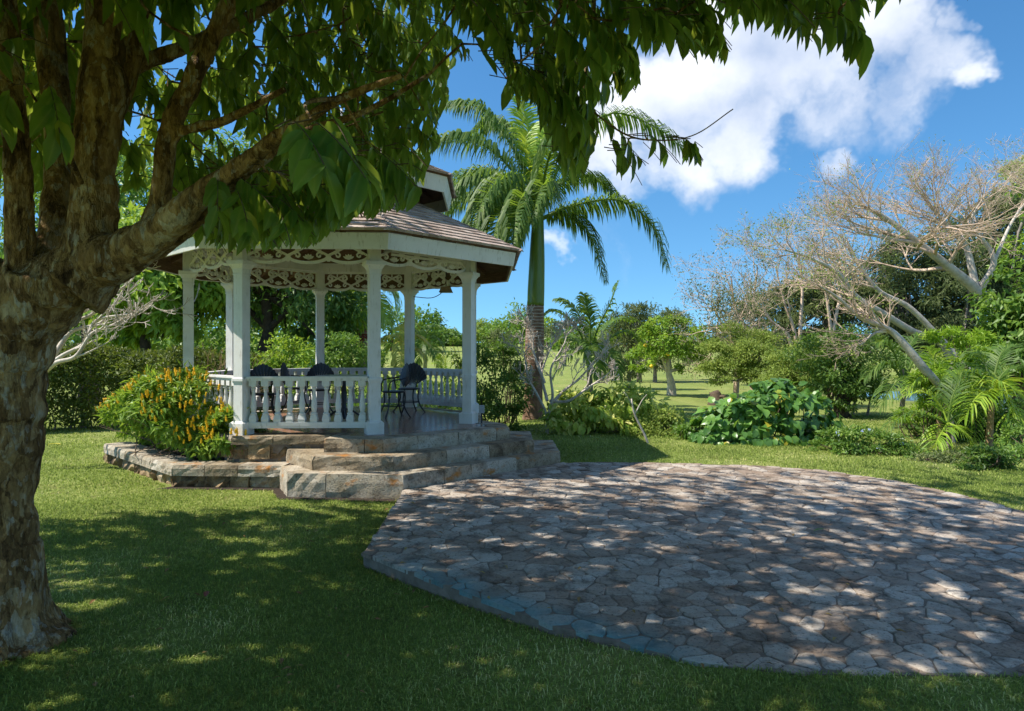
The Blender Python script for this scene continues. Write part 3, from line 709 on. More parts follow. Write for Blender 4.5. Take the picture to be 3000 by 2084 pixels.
    # roof. apothem a -> height
    c22 = math.cos(math.radians(22.5)); t22 = math.tan(math.radians(22.5))
    A0, A1, Z0 = 3.36 * c22, 1.10, 3.335 - FZ; SL = .514
    zr = lambda a: Z0 + (A0 - a) * SL
    def soff(aout, ain, zf, th, mb):
        V = []
        for a in (aout, ain):
            for dz in (0, -th):
                V += [(-a * t22, -a, zf(a) + dz), (a * t22, -a, zf(a) + dz)]
        mb.add(V, [np.array([(0, 1, 5, 4), (2, 6, 7, 3), (0, 2, 3, 1), (4, 5, 7, 6)])])
    s_ = MB(); soff(A0 - .05, A1 - .05, lambda a: zr(a) - .012, .03, s_); soffit_me = me_of(s_, 'roof_deck', M['wood_brown'])
    # fascia board at 3.28 radius, leaning out a little at the top
    f_ = MB(); af, ab = 3.28 * c22, 3.235 * c22; zt, zb2 = Z0 - .022, Z0 - .235; th = .03
    V = []
    for a, z in ((af, zt), (ab, zb2)):
        V += [(-a * t22, -a, z), (a * t22, -a, z)]
    for a, z in ((af - th, zt), (ab - th, zb2)):
        V += [(-a * t22, -a, z), (a * t22, -a, z)]
    f_.add(V, [np.array([(2, 3, 1, 0), (4, 5, 7, 6), (0, 1, 5, 4), (6, 7, 3, 2)])]); fas_me = me_of(f_, 'fascia', M['paint'])
    fb = MB(); V = []
    for a, z in ((af - th - .004, zt), (ab - th - .004, zb2 + .012), (af - th - .022, zt), (ab - th - .022, zb2 + .012)): V += [(-a * t22, -a, z), (a * t22, -a, z)]
    fb.add(V, [np.array([(2, 3, 1, 0), (4, 5, 7, 6), (0, 1, 5, 4), (6, 7, 3, 2)])]); fb_me = me_of(fb, 'fascia_backing', M['wood_brown'])
    ra = MB()
    for (xx) in (0,):
        V = []
        for a in (ab - .035, 1.0):
            for dz in (-.045, -.135): V += [(-.025, -a, zr(a) + dz), (.025, -a, zr(a) + dz)]
        ra.add(V, [np.array([(0, 1, 5, 4), (2, 6, 7, 3), (0, 4, 6, 2), (1, 3, 7, 5), (0, 2, 3, 1)])])
    raf_me = me_of(ra, 'rafter', M['wood_brown'])
    for i in range(8):
        R = Rz(45 * i)
        shared('roof_deck', soffit_me, G, R); shared('fascia', fas_me, G, R); shared('fascia_backing', fb_me, G, R)
        for xx in (-.62, 0, .62): shared('rafter', raf_me, G, R @ Matrix.Translation((xx, (0 if xx == 0 else .0), 0)))
    # shingles. unit wedge: x 0..1, y 0..1 up the slope, z thick at the butt
    w = MB(); w.add([(0, 0, -.006), (1, 0, -.006), (1, 1, -.001), (0, 1, -.001), (0, 0, .034), (1, 0, .034), (1, 1, .004), (0, 1, .004)], [np.array([(0, 3, 2, 1), (4, 5, 6, 7), (0, 1, 5, 4), (1, 2, 6, 5), (2, 3, 7, 6), (3, 0, 4, 7)])])
    sh_mes = []
    for v in range(6):
        m_ = MB(); m_.add(w.v[0], [np.concatenate(w.f[4])], v / 5.0); sh_mes.append(me_of(m_, 'shingle', M['shingle']))
    WV, WF = w.v[0], np.concatenate(w.f[4])
    cosS = 1 / math.sqrt(1 + SL * SL); sinS = SL * cosS
    def shingle_mats(a_out, a_in, zf, expo, lo=.09, hi=.19):
        L = (a_out - a_in) / cosS; n = int(L / expo); res = []
        for r in range(n + 1):
            s = r * expo; a = a_out - s * cosS; half = a * t22; x = -half
            while x < half - .01:
                wd = rng.uniform(lo, hi)
                if half - x - wd < lo * .7: wd = half - x
                le = min(expo * 1.7, L - s + .02)
                B = Matrix(((wd - .004, 0, 0, x + .002), (0, cosS * le, -sinS, -a), (0, sinS * le, cosS, zf(a) + rng.uniform(0, .0015)), (0, 0, 0, 1)))
                B.translation.y -= rng.uniform(0, .006)
                res.append((r, B)); x += wd
        return res
    rest = MB(); cand = []
    for i in range(8):
        for r, B in shingle_mats(A0, A1 + .02, lambda a: zr(a) + .003, .165):
            Mx = Rz(45 * i) @ B
            if i in (0, 1): cand.append((r + (0 if i == 1 else .5), Mx))
            else: rest.add(WV @ np.array(Mx.to_3x3()).T + np.array(Mx.translation), [WF], rng.random())
    cand.sort(key=lambda t: t[0])
    for r, Mx in cand[:300]: shared('shingle', sh_mes[rng.integers(6)], G, Mx)
    for r, Mx in cand[300:]: rest.add(WV @ np.array(Mx.to_3x3()).T + np.array(Mx.translation), [WF], rng.random())
    # hip caps
    def hips(R0, R1, z0f, n, wd=.09):
        for i in range(8):
            Q = Rz(-112.5 + 45 * i)
            for j in range(n):
                r0 = R0 + (R1 - R0) * j / n; r1 = R0 + (R1 - R0) * (j + 1.35) / n
                V = np.array([(r0, -wd, z0f(r0) - .012), (r0, 0, z0f(r0) + .026), (r0, wd, z0f(r0) - .012), (r1, -wd, z0f(r1) - .03), (r1, 0, z0f(r1) + .008), (r1, wd, z0f(r1) - .03)])
                V[:, 2] += .018
                V = V @ np.array(Q.to_3x3()).T; rest.add(V, [np.array([(0, 3, 4, 1), (1, 4, 5, 2), (0, 1, 4, 3)])[:2], np.array([(0, 1, 2), (3, 5, 4)])], rng.random())
    hips(3.385, 1.2, lambda r: zr(r * c22), 14)
    # cupola: boarded wall, eaves, roof
    cz = 4.66 - FZ; CA = 2.12 * c22; SLc = .5
    zc = lambda a: cz + (CA - a) * SLc
    wallm = MB(); wa = 1.24 * c22; hw = wa * t22
    wallm.box((-hw, -wa, 4.22 - FZ), (hw, -wa + .03, 5.05 - FZ)); nb = 9
    for j in range(nb): wallm.box((-hw + 2 * hw * (j + .12) / nb, -wa - .016 - .001 * (j % 2), 4.34 - FZ), (-hw + 2 * hw * (j + .88) / nb, -wa, 5.04 - FZ))
    wallm.box((-hw - .01, -wa - .045, 4.29 - FZ), (hw + .01, -wa - .001, 4.335 - FZ))
    wall_me = me_of(wallm, 'cupola_wall', simple_mat('weathered_board', [(.3, (.22, .15, .09)), (.7, (.42, .33, .22))], 8, .85, .3, 30, stretch=(6, 6, .6)))
    cs = MB(); soff(CA - .04, .02, lambda a: zc(a) - .012, .03, cs); cs_me = me_of(cs, 'cupola_deck', M['wood_brown'])
    cf = MB(); a1_, a2_ = 2.06 * c22, 2.0 * c22; V = []
    for a, z in ((a1_, cz - .02), (a2_, cz - .27), (a1_ - .03, cz - .02), (a2_ - .03, cz - .27)): V += [(-a * t22, -a, z), (a * t22, -a, z)]
    cf.add(V, [np.array([(2, 3, 1, 0), (4, 5, 7, 6), (0, 1, 5, 4), (6, 7, 3, 2)])]); cf_me = me_of(cf, 'cupola_fascia', M['paint'])
    cr = MB(); V = []
    for a in (a2_ - .05, 1.12):
        for dz in (-.045, -.12): V += [(-.022, -a, zc(a) + dz), (.022, -a, zc(a) + dz)]
    cr.add(V, [np.array([(0, 1, 5, 4), (2, 6, 7, 3), (0, 4, 6, 2), (1, 3, 7, 5), (0, 2, 3, 1)])]); cr_me = me_of(cr, 'cupola_rafter', M['wood_brown'])
    SLs = SL
    for i in range(8):
        R = Rz(45 * i)
        shared('cupola_wall', wall_me, G, R); shared('cupola_deck', cs_me, G, R); shared('cupola_fascia', cf_me, G, R)
        for xx in (-.35, 0, .35): shared('cupola_rafter', cr_me, G, R @ Matrix.Translation((xx, 0, 0)))
    cosS = 1 / math.sqrt(1 + SLc * SLc); sinS = SLc * cosS
    for i in range(8):
        for r, B in shingle_mats(CA, .06, lambda a: zc(a) + .003, .165):
            Mx = Rz(45 * i) @ B; rest.add(WV @ np.array(Mx.to_3x3()).T + np.array(Mx.translation), [WF], rng.random())
    hips(2.145, .05, lambda r: zc(r * c22), 10)
    me = rest.mesh('roof_shingles', None); me.materials.append(M['shingle']); o = link(bpy.data.objects.new('roof_shingles', me), G); o['kind'] = 'stuff'
    fi = MB(); fi.lathe([(.10, 0), (.12, .06), (.05, .12), (.09, .22), (.04, .32), (.005, .5)], 12, (0, 0, zc(0) - .02)); me = fi.mesh('finial', None, True); me.materials.append(M['paint']); link(bpy.data.objects.new('finial', me), G)
    # wrought scroll brackets on the columns and a swag of cable
    def bracket(i, sgn):
        b_ = MB(); b_.tube(bez([(RC - .05, sgn * .10, 1.95), (RC - .12, sgn * .26, 2.1), (RC - .16, sgn * .42, 2.33)], 8), .009, 6)
        t = np.linspace(0, 1, 14); r = .06 * (1 - .7 * t); a = t * 8
        b_.tube(np.c_[np.full(14, RC - .16), sgn * (.42 + r * np.sin(a)), 2.33 - .06 + r * np.cos(a)], .008, 6)
        me = b_.mesh('scroll_bracket', None, True); me.materials.append(M['paint' if sgn < 0 else 'metal_dark']); o = link(bpy.data.objects.new('scroll_bracket', me), G); o.matrix_local = Rz(-112.5 + 45 * i)
    bracket(7, -1); bracket(2, 1)
    return G
GAZ = build_gazebo()

# ------------------------------------------------------------------ furniture in the gazebo
def build_furniture():
    base = dict()
    def chair_parts():
        ch = thing('garden_chair', 'dark shell backed metal armchair behind the front railing at the left column', 'chair', (0, 0, 0), 'shell backed chairs around the table')
        s = MB(); s.lathe([(.02, .44), (.20, .44), (.215, .455), (.20, .47), (.02, .475)], 18); s.build('seat', M['metal_dark'], ch, local=True)
        b = MB(); N = 11
        for j in range(N):                       # fan of ribs that widen to a scalloped rim
            a = math.radians(-62 + 124 * j / (N - 1)); L = .44 - .03 * abs(math.sin(a)); da = math.radians(6.4)
            def pt(ang, l, dy=0.0): return (math.sin(ang) * l * .74, .19 + .12 * l + dy - .10 * (math.sin(ang) ** 2) * l, .50 + math.cos(ang) * l * 1.05)
            V = [pt(a, .06), pt(a - da, L * .97), pt(a, L * 1.01, -.012), pt(a + da, L * .97)]
            V = V + [(x, y + .014, z) for x, y, z in V]
            b.add(V, [np.array([(0, 3, 2, 1), (4, 5, 6, 7), (0, 1, 5, 4), (1, 2, 6, 5), (2, 3, 7, 6), (3, 0, 4, 7)])])
        b.build('backrest', M['metal_dark'], ch, local=True)
        for sx in (-1, 1):
            m = MB(); m.tube(bez([(sx * .20, .16, .70), (sx * .27, .02, .68), (sx * .25, -.14, .64), (sx * .20, -.17, .45)], 10), .013, 6); m.build('armrest', M['metal_dark'], ch, local=True)
            for sy in (-1, 1):
                m = MB(); m.tube(bez([(sx * .15, sy * .14, .45), (sx * .13, sy * .13, .28), (sx * .17, sy * .17, .12), (sx * .24, sy * .23, .0)], 10), .014, 6); m.build('leg', M['metal_dark'], ch, local=True)
        m = MB(); t = np.linspace(0, 2 * np.pi, 17); m.tube(np.c_[.185 * np.cos(t), .185 * np.sin(t), np.full(17, .2)], .008, 5, cap=False); m.build('stretcher', M['metal_dark'], ch, local=True)
        return ch
    first = chair_parts()
    spots = [(P(592, 0, 11.3)[0], 11.3, 24, 'dark shell backed chair nearest the front left column'), (P(716, 0, 12.5)[0], 12.5, 8, 'dark shell backed chair standing behind the table'),
             (P(664, 0, 13.0)[0], 13.0, 92, 'dark chair seen side on between the two left chairs'), (P(884, 0, 12.0)[0], 12.0, -62, 'dark chair seen from the side by the front right column'),
             (P(918, 0, 12.9)[0], 12.9, -150, 'dark chair with its black back against the rear railing at right')]
    for i, (x, y, r, lab) in enumerate(spots):
        o = first
        if i:
            o = first.copy(); COL.objects.link(o)
            for chd in [c for c in first.children]:
                c = chd.copy(); COL.objects.link(c); c.parent = o
        o['label'] = lab
        o.location = (x, y, .554); o.rotation_euler = (0, 0, math.radians(r))
    tx, ty = P(772, 0, 11.35)[0], 11.35
    t = thing('round_table', 'round white topped table on a dark pedestal in the gazebo', 'table', (tx, ty, .554))
    m = MB(); m.lathe([(.45, .735), (.47, .74), (.47, .765), (.455, .77)], 32); m.build('tabletop', M['tabletop'], t, local=True)
    m = MB(); m.lathe([(.14, 0.04), (.05, .12), (.035, .3), (.05, .45), (.035, .6), (.12, .733)], 12); m.build('pedestal', M['metal_dark'], t, True, local=True)
    for k in range(4):
        a = k * math.pi / 2 + .4; m = MB(); m.tube(bez([(.03 * math.cos(a), .03 * math.sin(a), .2), (.15 * math.cos(a), .15 * math.sin(a), .16), (.34 * math.cos(a), .34 * math.sin(a), .015)], 7), .018, 6); m.build('foot', M['metal_dark'], t, local=True)
    # small lantern hung under the frieze on the right
    l0 = P(1001, 652, 13.2)
    l = thing('hanging_lantern', 'small brown hanging lantern under the frieze beside the right column', 'lantern', tuple(l0))
    m = MB(); m.frus(.125, .085, -.03, .07); m.build('shade', M['orange_bark'], l, local=True)
    m = MB(); m.box((-.128, -.128, -.04), (.128, .128, -.031)); m.build('rim', M['metal_dark'], l, local=True)
    m = MB(); m.tube([(0, 0, .07), (0, 0, .30), (.0, .0, .62)], .008, 6); m.build('rod', M['metal_dark'], l, local=True)
    m = MB(); m.tube(bez([P(928, 666, 13.9), P(965, 669, 13.5), P(985, 662, 13.3), P(995, 652, 13.2)], 12) - l0, .008, 5); m.build('cable', M['metal_dark'], l, local=True)
    # flood light box at the foot of the right column
    f0 = np.array([-.50, 10.98, .554]); f = thing('ground_spotlight', 'small grey spotlight box at the foot of the right column', 'spotlight', tuple(f0))
    m = MB(); m.box((-.035, -.05, .17), (.045, .05, .29)); m.build('housing', M['lamp_grey'], f, local=True)
    m = MB(); m.box((-.012, -.012, 0), (.012, .012, .17)); m.build('stake', M['metal_dark'], f, local=True)
build_furniture()

# ------------------------------------------------------------------ vegetation builders
def np_obj(name, V, F, var, mat, parent=None, smooth=False, kind=None, attrs=None):
    if parent is not None:
        r = parent
        while r.parent is not None: r = r.parent
        V = V - np.array(r.location)
    me = mesh_np(name, V, F, var, smooth, attrs); me.materials.append(mat)
    o = link(bpy.data.objects.new(name, me), parent)
    if kind: o['kind'] = kind
    return o
def crown_pts(blobs, n, rng, clumps=40, csize=.22, shell=.55):
    """positions, outward directions and clump tints of n leaves spread over ellipsoid blobs in clumps"""
    vol = np.array([b[1][0] * b[1][1] + b[1][0] * b[1][2] + b[1][1] * b[1][2] for b in blobs]); vol = vol / vol.sum()
    O, D, Tn = [], [], []
    for (c, r), w in zip(blobs, vol):
        c = np.array(c, float); r = np.array(r, float); m = max(int(n * w), 4); K = max(int(clumps * w), 3)
        u = unit(rng, K); u[:, 2] = np.where(u[:, 2] < -.55, -u[:, 2], u[:, 2]); rad = shell + (1 - shell) * rng.random(K) ** .6
        rad *= 1 + rng.normal(size=K) * .08
        cc = u * rad[:, None]; k = rng.integers(0, K, m)
        p = cc[k] + rng.normal(size=(m, 3)) * csize * np.array([1, 1, .75])
        O.append(c + p * r); D.append(norm(p / r * np.mean(r))); Tn.append(rng.random(K)[k])
    return np.concatenate(O), np.concatenate(D), np.concatenate(Tn)
def crown(name, parent, blobs, n, mat, rng, L=.12, W=.05, tpl=LEAF4, clumps=40, csize=.22, droop=.3, shell=.55, kind=None, flat=.5, keep=None):
    O, D, T = crown_pts(blobs, n, rng, clumps, csize, shell)
    if keep is not None: q = keep(O); O, D, T = O[q], D[q], T[q]
    n = len(O)
    Y = norm(D * .55 + unit(rng, n) * .75 + np.array([0, 0, -droop])); up = norm(D * flat + np.array([0, 0, .7]) + unit(rng, n) * .55)
    l = L * rng.uniform(.65, 1.25, n); V, F, v = scatter(tpl, O, Y, up, l, l * W / L, np.clip(T * .55 + rng.random(n) * .5 - .03, 0, 1))
    return np_obj(name, V, F, v, mat, parent, kind=kind)
def gz(x, y): return float(ground_z(x, y))
def base_at(px, Y):
    x = (px - CX) * Y / FPX; return np.array([x, Y, gz(x, Y)])
def grow(p, d, L, r, lev, rng, out, spread=.6, up=.15, ratio=.72, kids=(2, 3), wander=.16, flat=0.0, rmin=.003):
    p = np.array(p, float); d = norm(np.array(d, float)); n = 3
    r1 = max(r * .68, rmin)
    for i in range(n):
        d = norm(d + rng.normal(size=3) * wander + np.array([0, 0, up * .3])); q = p + d * L / n
        out.append((p, q, r + (r1 - r) * i / n, r + (r1 - r) * (i + 1) / n)); p = q
        if lev > 0 and i < n - 1 and rng.random() < .55:
            e = norm(d + rng.normal(size=3) * spread); grow(p, e, L * ratio * rng.uniform(.6, .95), r1 * .62, lev - 1, rng, out, spread, up, ratio, kids, wander, flat, rmin)
    if lev > 0:
        for k in range(rng.integers(kids[0], kids[1] + 1)):
            e = rng.normal(size=3) * spread; e[2] *= (1 - flat); e = norm(d + e + np.array([0, 0, up]))
            grow(p, e, L * ratio * rng.uniform(.75, 1.15), r1 * .8, lev - 1, rng, out, spread, up, ratio, kids, wander, flat, rmin)
def seg_obj(name, out, mat, parent, sides=4, kind=None):
    P0, P1 = np.array([o[0] for o in out]), np.array([o[1] for o in out]); R0, R1 = np.array([o[2] for o in out]), np.array([o[3] for o in out])
    V, F, v = segs(P0, P1, R0, R1, sides); return np_obj(name, V, F, v, mat, parent, True, kind)
def frond(pts, n, leaf, width, droop, rng, lift=.25, ang=62, plumose=.0, start=.12, stiff=.55):
    """leaflets and rachis of one feather frond along pts"""
    c = bez(pts, 40); t = np.linspace(start, .995, n); idx = t * 39; i0 = np.minimum(idx.astype(int), 38); f = (idx - i0)[:, None]
    p = c[i0] * (1 - f) + c[i0 + 1] * f; T = norm(c[i0 + 1] - c[i0]); S = norm(np.cross(T, [0, 0, 1.0])); U = np.cross(S, T)
    prof = np.sin(np.pi * np.clip(t * .86 + .10, 0, 1)) ** .6 * .95 + .05
    Vs, Fs, vs, off = [], [], [], 0
    for s in (-1, 1):
        a = np.radians(ang + rng.normal(size=n) * 6)[:, None]; pl = (rng.normal(size=n) * plumose)[:, None]
        d = norm(S * s * np.sin(a) + T * np.cos(a) + U * (lift + pl)); L = (leaf * prof * rng.uniform(.88, 1.08, n))[:, None]
        d2 = norm(d * stiff + np.array([0, 0, -droop]) + T * .12); d3 = norm(d2 * .6 + np.array([0, 0, -droop * 1.25]))
        a0 = p; a1 = a0 + d * L * .35; a2 = a1 + d2 * L * .38; a3 = a2 + d3 * L * .27
        wv = norm(np.cross(d, U) * .75 + T * .5) * (width * (.6 + .4 * prof))[:, None]
        V = np.stack([a0 - wv * .3, a0 + wv * .3, a1 - wv * .5, a1 + wv * .5, a2 - wv * .4, a2 + wv * .4, a3], 1).reshape(-1, 3)
        o = off + np.arange(n)[:, None] * 7
        Fs.append(o[:, :1] * 0 + np.concatenate([o + 0, o + 1, o + 3, o + 2], 1)); Fs.append(np.concatenate([o + 2, o + 3, o + 5, o + 4], 1))
        Vs.append(V); vs.append(np.repeat(rng.random(n) * .8 + .1, 7)); Fs.append(('t', np.concatenate([o + 4, o + 5, o + 6], 1))); off += len(V)
    m = MB(); m.tube(c[::2], np.linspace(leaf * .045 + .006, .004, 20), 5, .5)
    rV = np.concatenate(m.v); Q = [f for f in Fs if not isinstance(f, tuple)] + [np.concatenate(m.f[4]) + off]; Tt = [f[1] for f in Fs if isinstance(f, tuple)]
    F = [np.concatenate(Q), np.concatenate(Tt)] + [np.concatenate(m.f[k]) + off for k in m.f if k != 4]
    return np.concatenate(Vs + [rV]), F, np.concatenate(vs + [np.full(len(rV), .75)])
def add_frond(parent, mat, *a, **k):
    V, F, v = frond(*a, **k); return np_obj('frond', V, F, v, mat, parent)
def trunk_tube(parent, pts, rad, mat, n=10, name='trunk'):
    m = MB(); c = bez(pts, max(10, 4 * len(pts))); r = np.interp(np.linspace(0, 1, len(c)), np.linspace(0, 1, len(rad)), rad); m.tube(c, r, n); return m.build(name, mat, parent, True)
def poly_in(x, y, poly):
    r = np.zeros(np.shape(x), bool); n = len(poly)
    for i in range(n):
        (x0, y0), (x1, y1) = poly[i], poly[(i + 1) % n]
        c = ((y0 > y) != (y1 > y)); r ^= c & (x < (x1 - x0) * (y - y0) / ((y1 - y0) if y1 != y0 else 1e-9) + x0)
    return r

# ------------------------------------------------------------------ the big shade tree at left
LIMBS = [
 [(46, 1500, 4.3, 225), (36, 1452, 4.3, 180), (26, 1390, 4.3, 146), (16, 1300, 4.3, 128), (12, 1150, 4.3, 124), (12, 1000, 4.3, 130), (16, 900, 4.3, 142), (20, 810, 4.3, 144), (42, 730, 4.3, 166), (80, 665, 4.28, 178), (120, 625, 4.25, 168)],
 [(62, 690, 4.28, 160), (140, 630, 4.25, 142), (225, 590, 4.2, 116), (305, 554, 4.1, 92), (370, 512, 4.0, 72), (440, 445, 3.9, 54), (520, 385, 3.8, 42), (600, 325, 3.7, 34), (660, 285, 3.6, 27), (760, 225, 3.5, 21), (900, 170, 3.5, 13)],
 [(340, 560, 4.2, 60), (400, 528, 4.16, 44), (470, 452, 4.12, 37), (560, 376, 4.08, 30), (680, 300, 4.1, 22), (820, 250, 4.2, 14), (960, 170, 4.3, 9)],
 [(150, 650, 4.25, 165), (195, 590, 4.25, 134), (212, 520, 4.25, 110), (212, 430, 4.25, 92), (216, 330, 4.25, 86), (226, 190, 4.25, 88), (233, 60, 4.3, 82), (240, -120, 4.3, 74), (270, -400, 4.5, 56), (330, -800, 4.6, 34), (380, -1200, 4.7, 18)],
 [(225, 340, 4.32, 60), (262, 220, 4.42, 56), (288, 110, 4.5, 54), (320, -40, 4.6, 50), (400, -300, 4.8, 38), (500, -700, 5.2, 20)],
 [(255, 190, 4.45, 44), (300, 150, 4.55, 38), (400, 110, 4.7, 31), (540, 50, 5.0, 25), (700, -40, 5.4, 18), (900, -150, 5.9, 12)],
 [(325, 545, 4.15, 54), (352, 470, 4.2, 44), (366, 400, 4.2, 42), (380, 300, 4.2, 46), (428, 185, 4.2, 44), (470, 95, 4.25, 41), (530, -20, 4.3, 37), (620, -180, 4.5, 28), (780, -380, 4.8, 22), (1100, -440, 5.2, 18), (1500, -380, 5.3, 14), (1900, -260, 5.1, 8)],
 [(384, 300, 4.2, 27), (440, 286, 4.15, 24), (510, 268, 4.1, 20), (640, 200, 4.0, 12)],
 [(60, 680, 4.28, 100), (46, 560, 4.2, 58), (45, 480, 4.16, 60), (40, 400, 4.12, 56), (28, 250, 4.1, 54), (18, 120, 4.1, 50), (8, -20, 4.1, 48), (-20, -300, 4.1, 36), (-60, -700, 4.2, 20)],
 [(100, 640, 4.35, 90), (118, 520, 4.5, 60), (130, 400, 4.65, 58), (132, 280, 4.75, 54), (112, 100, 4.85, 60), (100, -120, 4.9, 48), (80, -500, 5.2, 26)],
 [(20, 690, 4.35, 150), (-120, 560, 4.5, 120), (-330, 380, 4.8, 84), (-620, 120, 5.2, 50), (-1000, -250, 5.8, 22)],
 [(900, -400, 5.0, 20), (1120, -330, 4.8, 17), (1270, -180, 4.6, 14), (1330, -20, 4.5, 11), (1322, 100, 4.5, 8.5), (1306, 220, 4.5, 6.5), (1300, 300, 4.5, 4)],
 [(1320, 90, 4.5, 7), (1345, 130, 4.5, 5), (1385, 170, 4.45, 3.5)], [(1305, 230, 4.5, 5), (1400, 300, 4.4, 4.5), (1480, 315, 4.3, 3.5), (1560, 302, 4.3, 2.5), (1645, 245, 4.3, 1.6)],
 [(1345, -60, 4.5, 9), (1450, -40, 4.4, 7), (1580, -10, 4.3, 5), (1660, 20, 4.25, 3)], [(1500, -380, 5.3, 9), (1640, -180, 4.6, 8), (1800, -60, 4.2, 6), (1868, 0, 3.9, 4), (1890, 50, 3.8, 3)],
 [(90, 240, 3.6, 14), (140, 320, 3.7, 12), (182, 410, 4.0, 12)],
]
def build_shade_tree():
    rng = np.random.default_rng(77)
    b = P(30, 1440, 4.3); b[2] = gz(b[0], b[1])
    root = thing('shade_tree', 'big mottled brown tree at left whose leafy canopy overhangs the whole scene', 'tree', tuple(b))
    tr, thin, nodes = MB(), MB(), []
    for li, limb in enumerate(LIMBS):
        pts = np.array([P(x, y, d) for x, y, d, w in limb]); rad = np.array([w * d / FPX / 2 for x, y, d, w in limb])
        c = bez(pts, 6 * len(limb)); r = np.maximum(np.interp(np.linspace(0, 1, len(c)), np.linspace(0, 1, len(rad)), rad), .004)
        if li < 11 and True:
            k = r > .03
            wob = np.array([[mnoise.noise(Vector((i * .5 + li * 9, a, 0))) for a in (1.3, 7.7, 4.1)] for i in range(len(c))])
            c2 = c + wob * r[:, None] * .12
            k2 = np.where(k)[0]; tr.tube(c2[:k2[-1] + 1], r[:k2[-1] + 1] * (1 + wob[:k2[-1] + 1, 0] * .12), 20)
            if k2[-1] < len(c) - 2: thin.tube(c2[k2[-1]:], r[k2[-1]:], 8)
        else: thin.tube(c, r, 6)
        nodes += [(q, rr) for q, rr in zip(c, r) if rr < .06]
    # root flares
    for dx, dy in ((.34, -.12), (.16, .34), (-.3, .15), (-.2, -.32), (.12, -.36)):
        dx, dy = dx * .82 , dy * .82; g = b + np.array([dx, dy, -.05]); tr.tube(bez([b + np.array([dx * .12, dy * .12, .62]), b + np.array([dx * .38, dy * .38, .26]), b + np.array([dx * .7, dy * .7, .08]), g + np.array([dx * .3, dy * .3, -.03])], 12), np.linspace(.13, .045, 12), 10)
    me = tr.mesh('raw', b)
    tmp = bpy.data.objects.new('raw', me); COL.objects.link(tmp)
    md = tmp.modifiers.new('r', 'REMESH'); md.mode = 'VOXEL'; md.voxel_size = .0135; md.use_smooth_shade = True
    sm = tmp.modifiers.new('s', 'SMOOTH'); sm.factor = .5; sm.iterations = 5
    dg = bpy.context.evaluated_depsgraph_get(); me2 = bpy.data.meshes.new_from_object(tmp.evaluated_get(dg)); bpy.data.objects.remove(tmp); me2.name = 'trunk'
    n = len(me2.vertices); co = np.empty(n * 3, np.float32); no = np.empty(n * 3, np.float32); me2.vertices.foreach_get('co', co); me2.vertices.foreach_get('normal', no)
    co = co.reshape(-1, 3); no = no.reshape(-1, 3)
    h = np.array([mnoise.noise(Vector((p[0] * 5, p[1] * 5, p[2] * 2.4))) * .013 + mnoise.noise(Vector((p[0] * 13, p[1] * 13, p[2] * 5))) * .009 + mnoise.noise(Vector((p[0] * 40, p[1] * 40, p[2] * 10))) * .006 for p in co])
    co2 = co + no * h[:, None]; me2.vertices.foreach_set('co', co2.ravel()); me2.update()
    me2.materials.clear(); me2.materials.append(M['bark']); link(bpy.data.objects.new('trunk', me2), root)
    # ---- leaf twigs: (anchor point, downward direction, leaf size)
    def px_of(p): return CX + p[:, 0] / p[:, 1] * FPX, HY - (p[:, 2] - EYE) / p[:, 1] * FPX
    OK = [[(-400, -900), (1000, -900), (1010, 190), (985, 330), (930, 470), (790, 500), (700, 560), (430, 570), (300, 470), (190, 440), (120, 400), (0, 480), (-400, 500)],
          [(980, -900), (1500, -900), (1560, 60), (1480, 130), (1400, 130), (1350, 100), (1345, 330), (1300, 430), (1225, 420), (1215, 240), (1100, 255), (1085, 140), (1020, 140)],
          [(1500, -900), (2000, -900), (2000, 20), (1945, 40), (1945, 180), (1850, 160), (1845, 120), (1650, 60), (1640, 150), (1500, 120)],
          [(1370, 290), (1600, 290), (1575, 380), (1450, 370), (1440, 440), (1380, 430)], [(1330, 100), (1440, 100), (1440, 200), (1330, 290)], [(0, 380), (130, 380), (120, 470), (0, 480)]]
    def allowed(p):
        x, y = px_of(p); off = (y < -15) | (x < -60) | (x > 2340) | (p[:, 1] < .4)
        ok = off.copy()
        for q in OK: ok |= poly_in(x, y, q)
        return ok
    tw = []
    def region(poly, n, d0, d1, size=.20, bias=1.0):
        poly = np.array(poly, float); lo, hi = poly.min(0), poly.max(0); k = 0
        while k < n:
            x, y = rng.uniform(lo[0], hi[0]), rng.uniform(lo[1], hi[1])
            if not poly_in(np.array([x]), np.array([y]), poly)[0]: continue
            d = d0 + (d1 - d0) * rng.random() ** bias
            tw.append((P(x, y, d), size)); k += 1
    region([(250, 0), (1000, 0), (1000, 190), (960, 300), (880, 390), (760, 430), (600, 450), (430, 470), (300, 380), (260, 250)], 265, 4.6, 8.8, .175)
    region([(620, -30), (1010, -30), (1010, 230), (900, 340), (700, 300), (600, 200)], 90, 4.6, 9.0, .17)
    region([(420, 330), (760, 330), (800, 440), (640, 500), (420, 500)], 80, 4.5, 7.4)
    region([(0, 0), (260, 0), (260, 280), (120, 330), (0, 330)], 90, 4.8, 8)
    region([(0, 40), (150, 60), (140, 250), (0, 330)], 4, 3.3, 3.7, .21)
    region([(640, 225), (740, 225), (740, 290), (650, 290)], 3, 2.5, 2.9, .20)
    region([(470, 370), (760, 350), (790, 430), (520, 480)], 34, 3.6, 4.5, .17)
    region([(800, 300), (920, 290), (930, 380), (800, 400)], 13, 3.4, 4.4, .18)
    region([(1000, -40), (1480, -40), (1440, 30), (1330, 60), (1240, 150), (1110, 160), (1080, 60), (1010, 60)], 46, 3.4, 5.4)
    region([(1110, 120), (1290, 100), (1290, 170), (1120, 180)], 14, 4.0, 5.0)
    region([(1235, 190), (1310, 190), (1310, 330), (1240, 330)], 16, 4.2, 5.0)
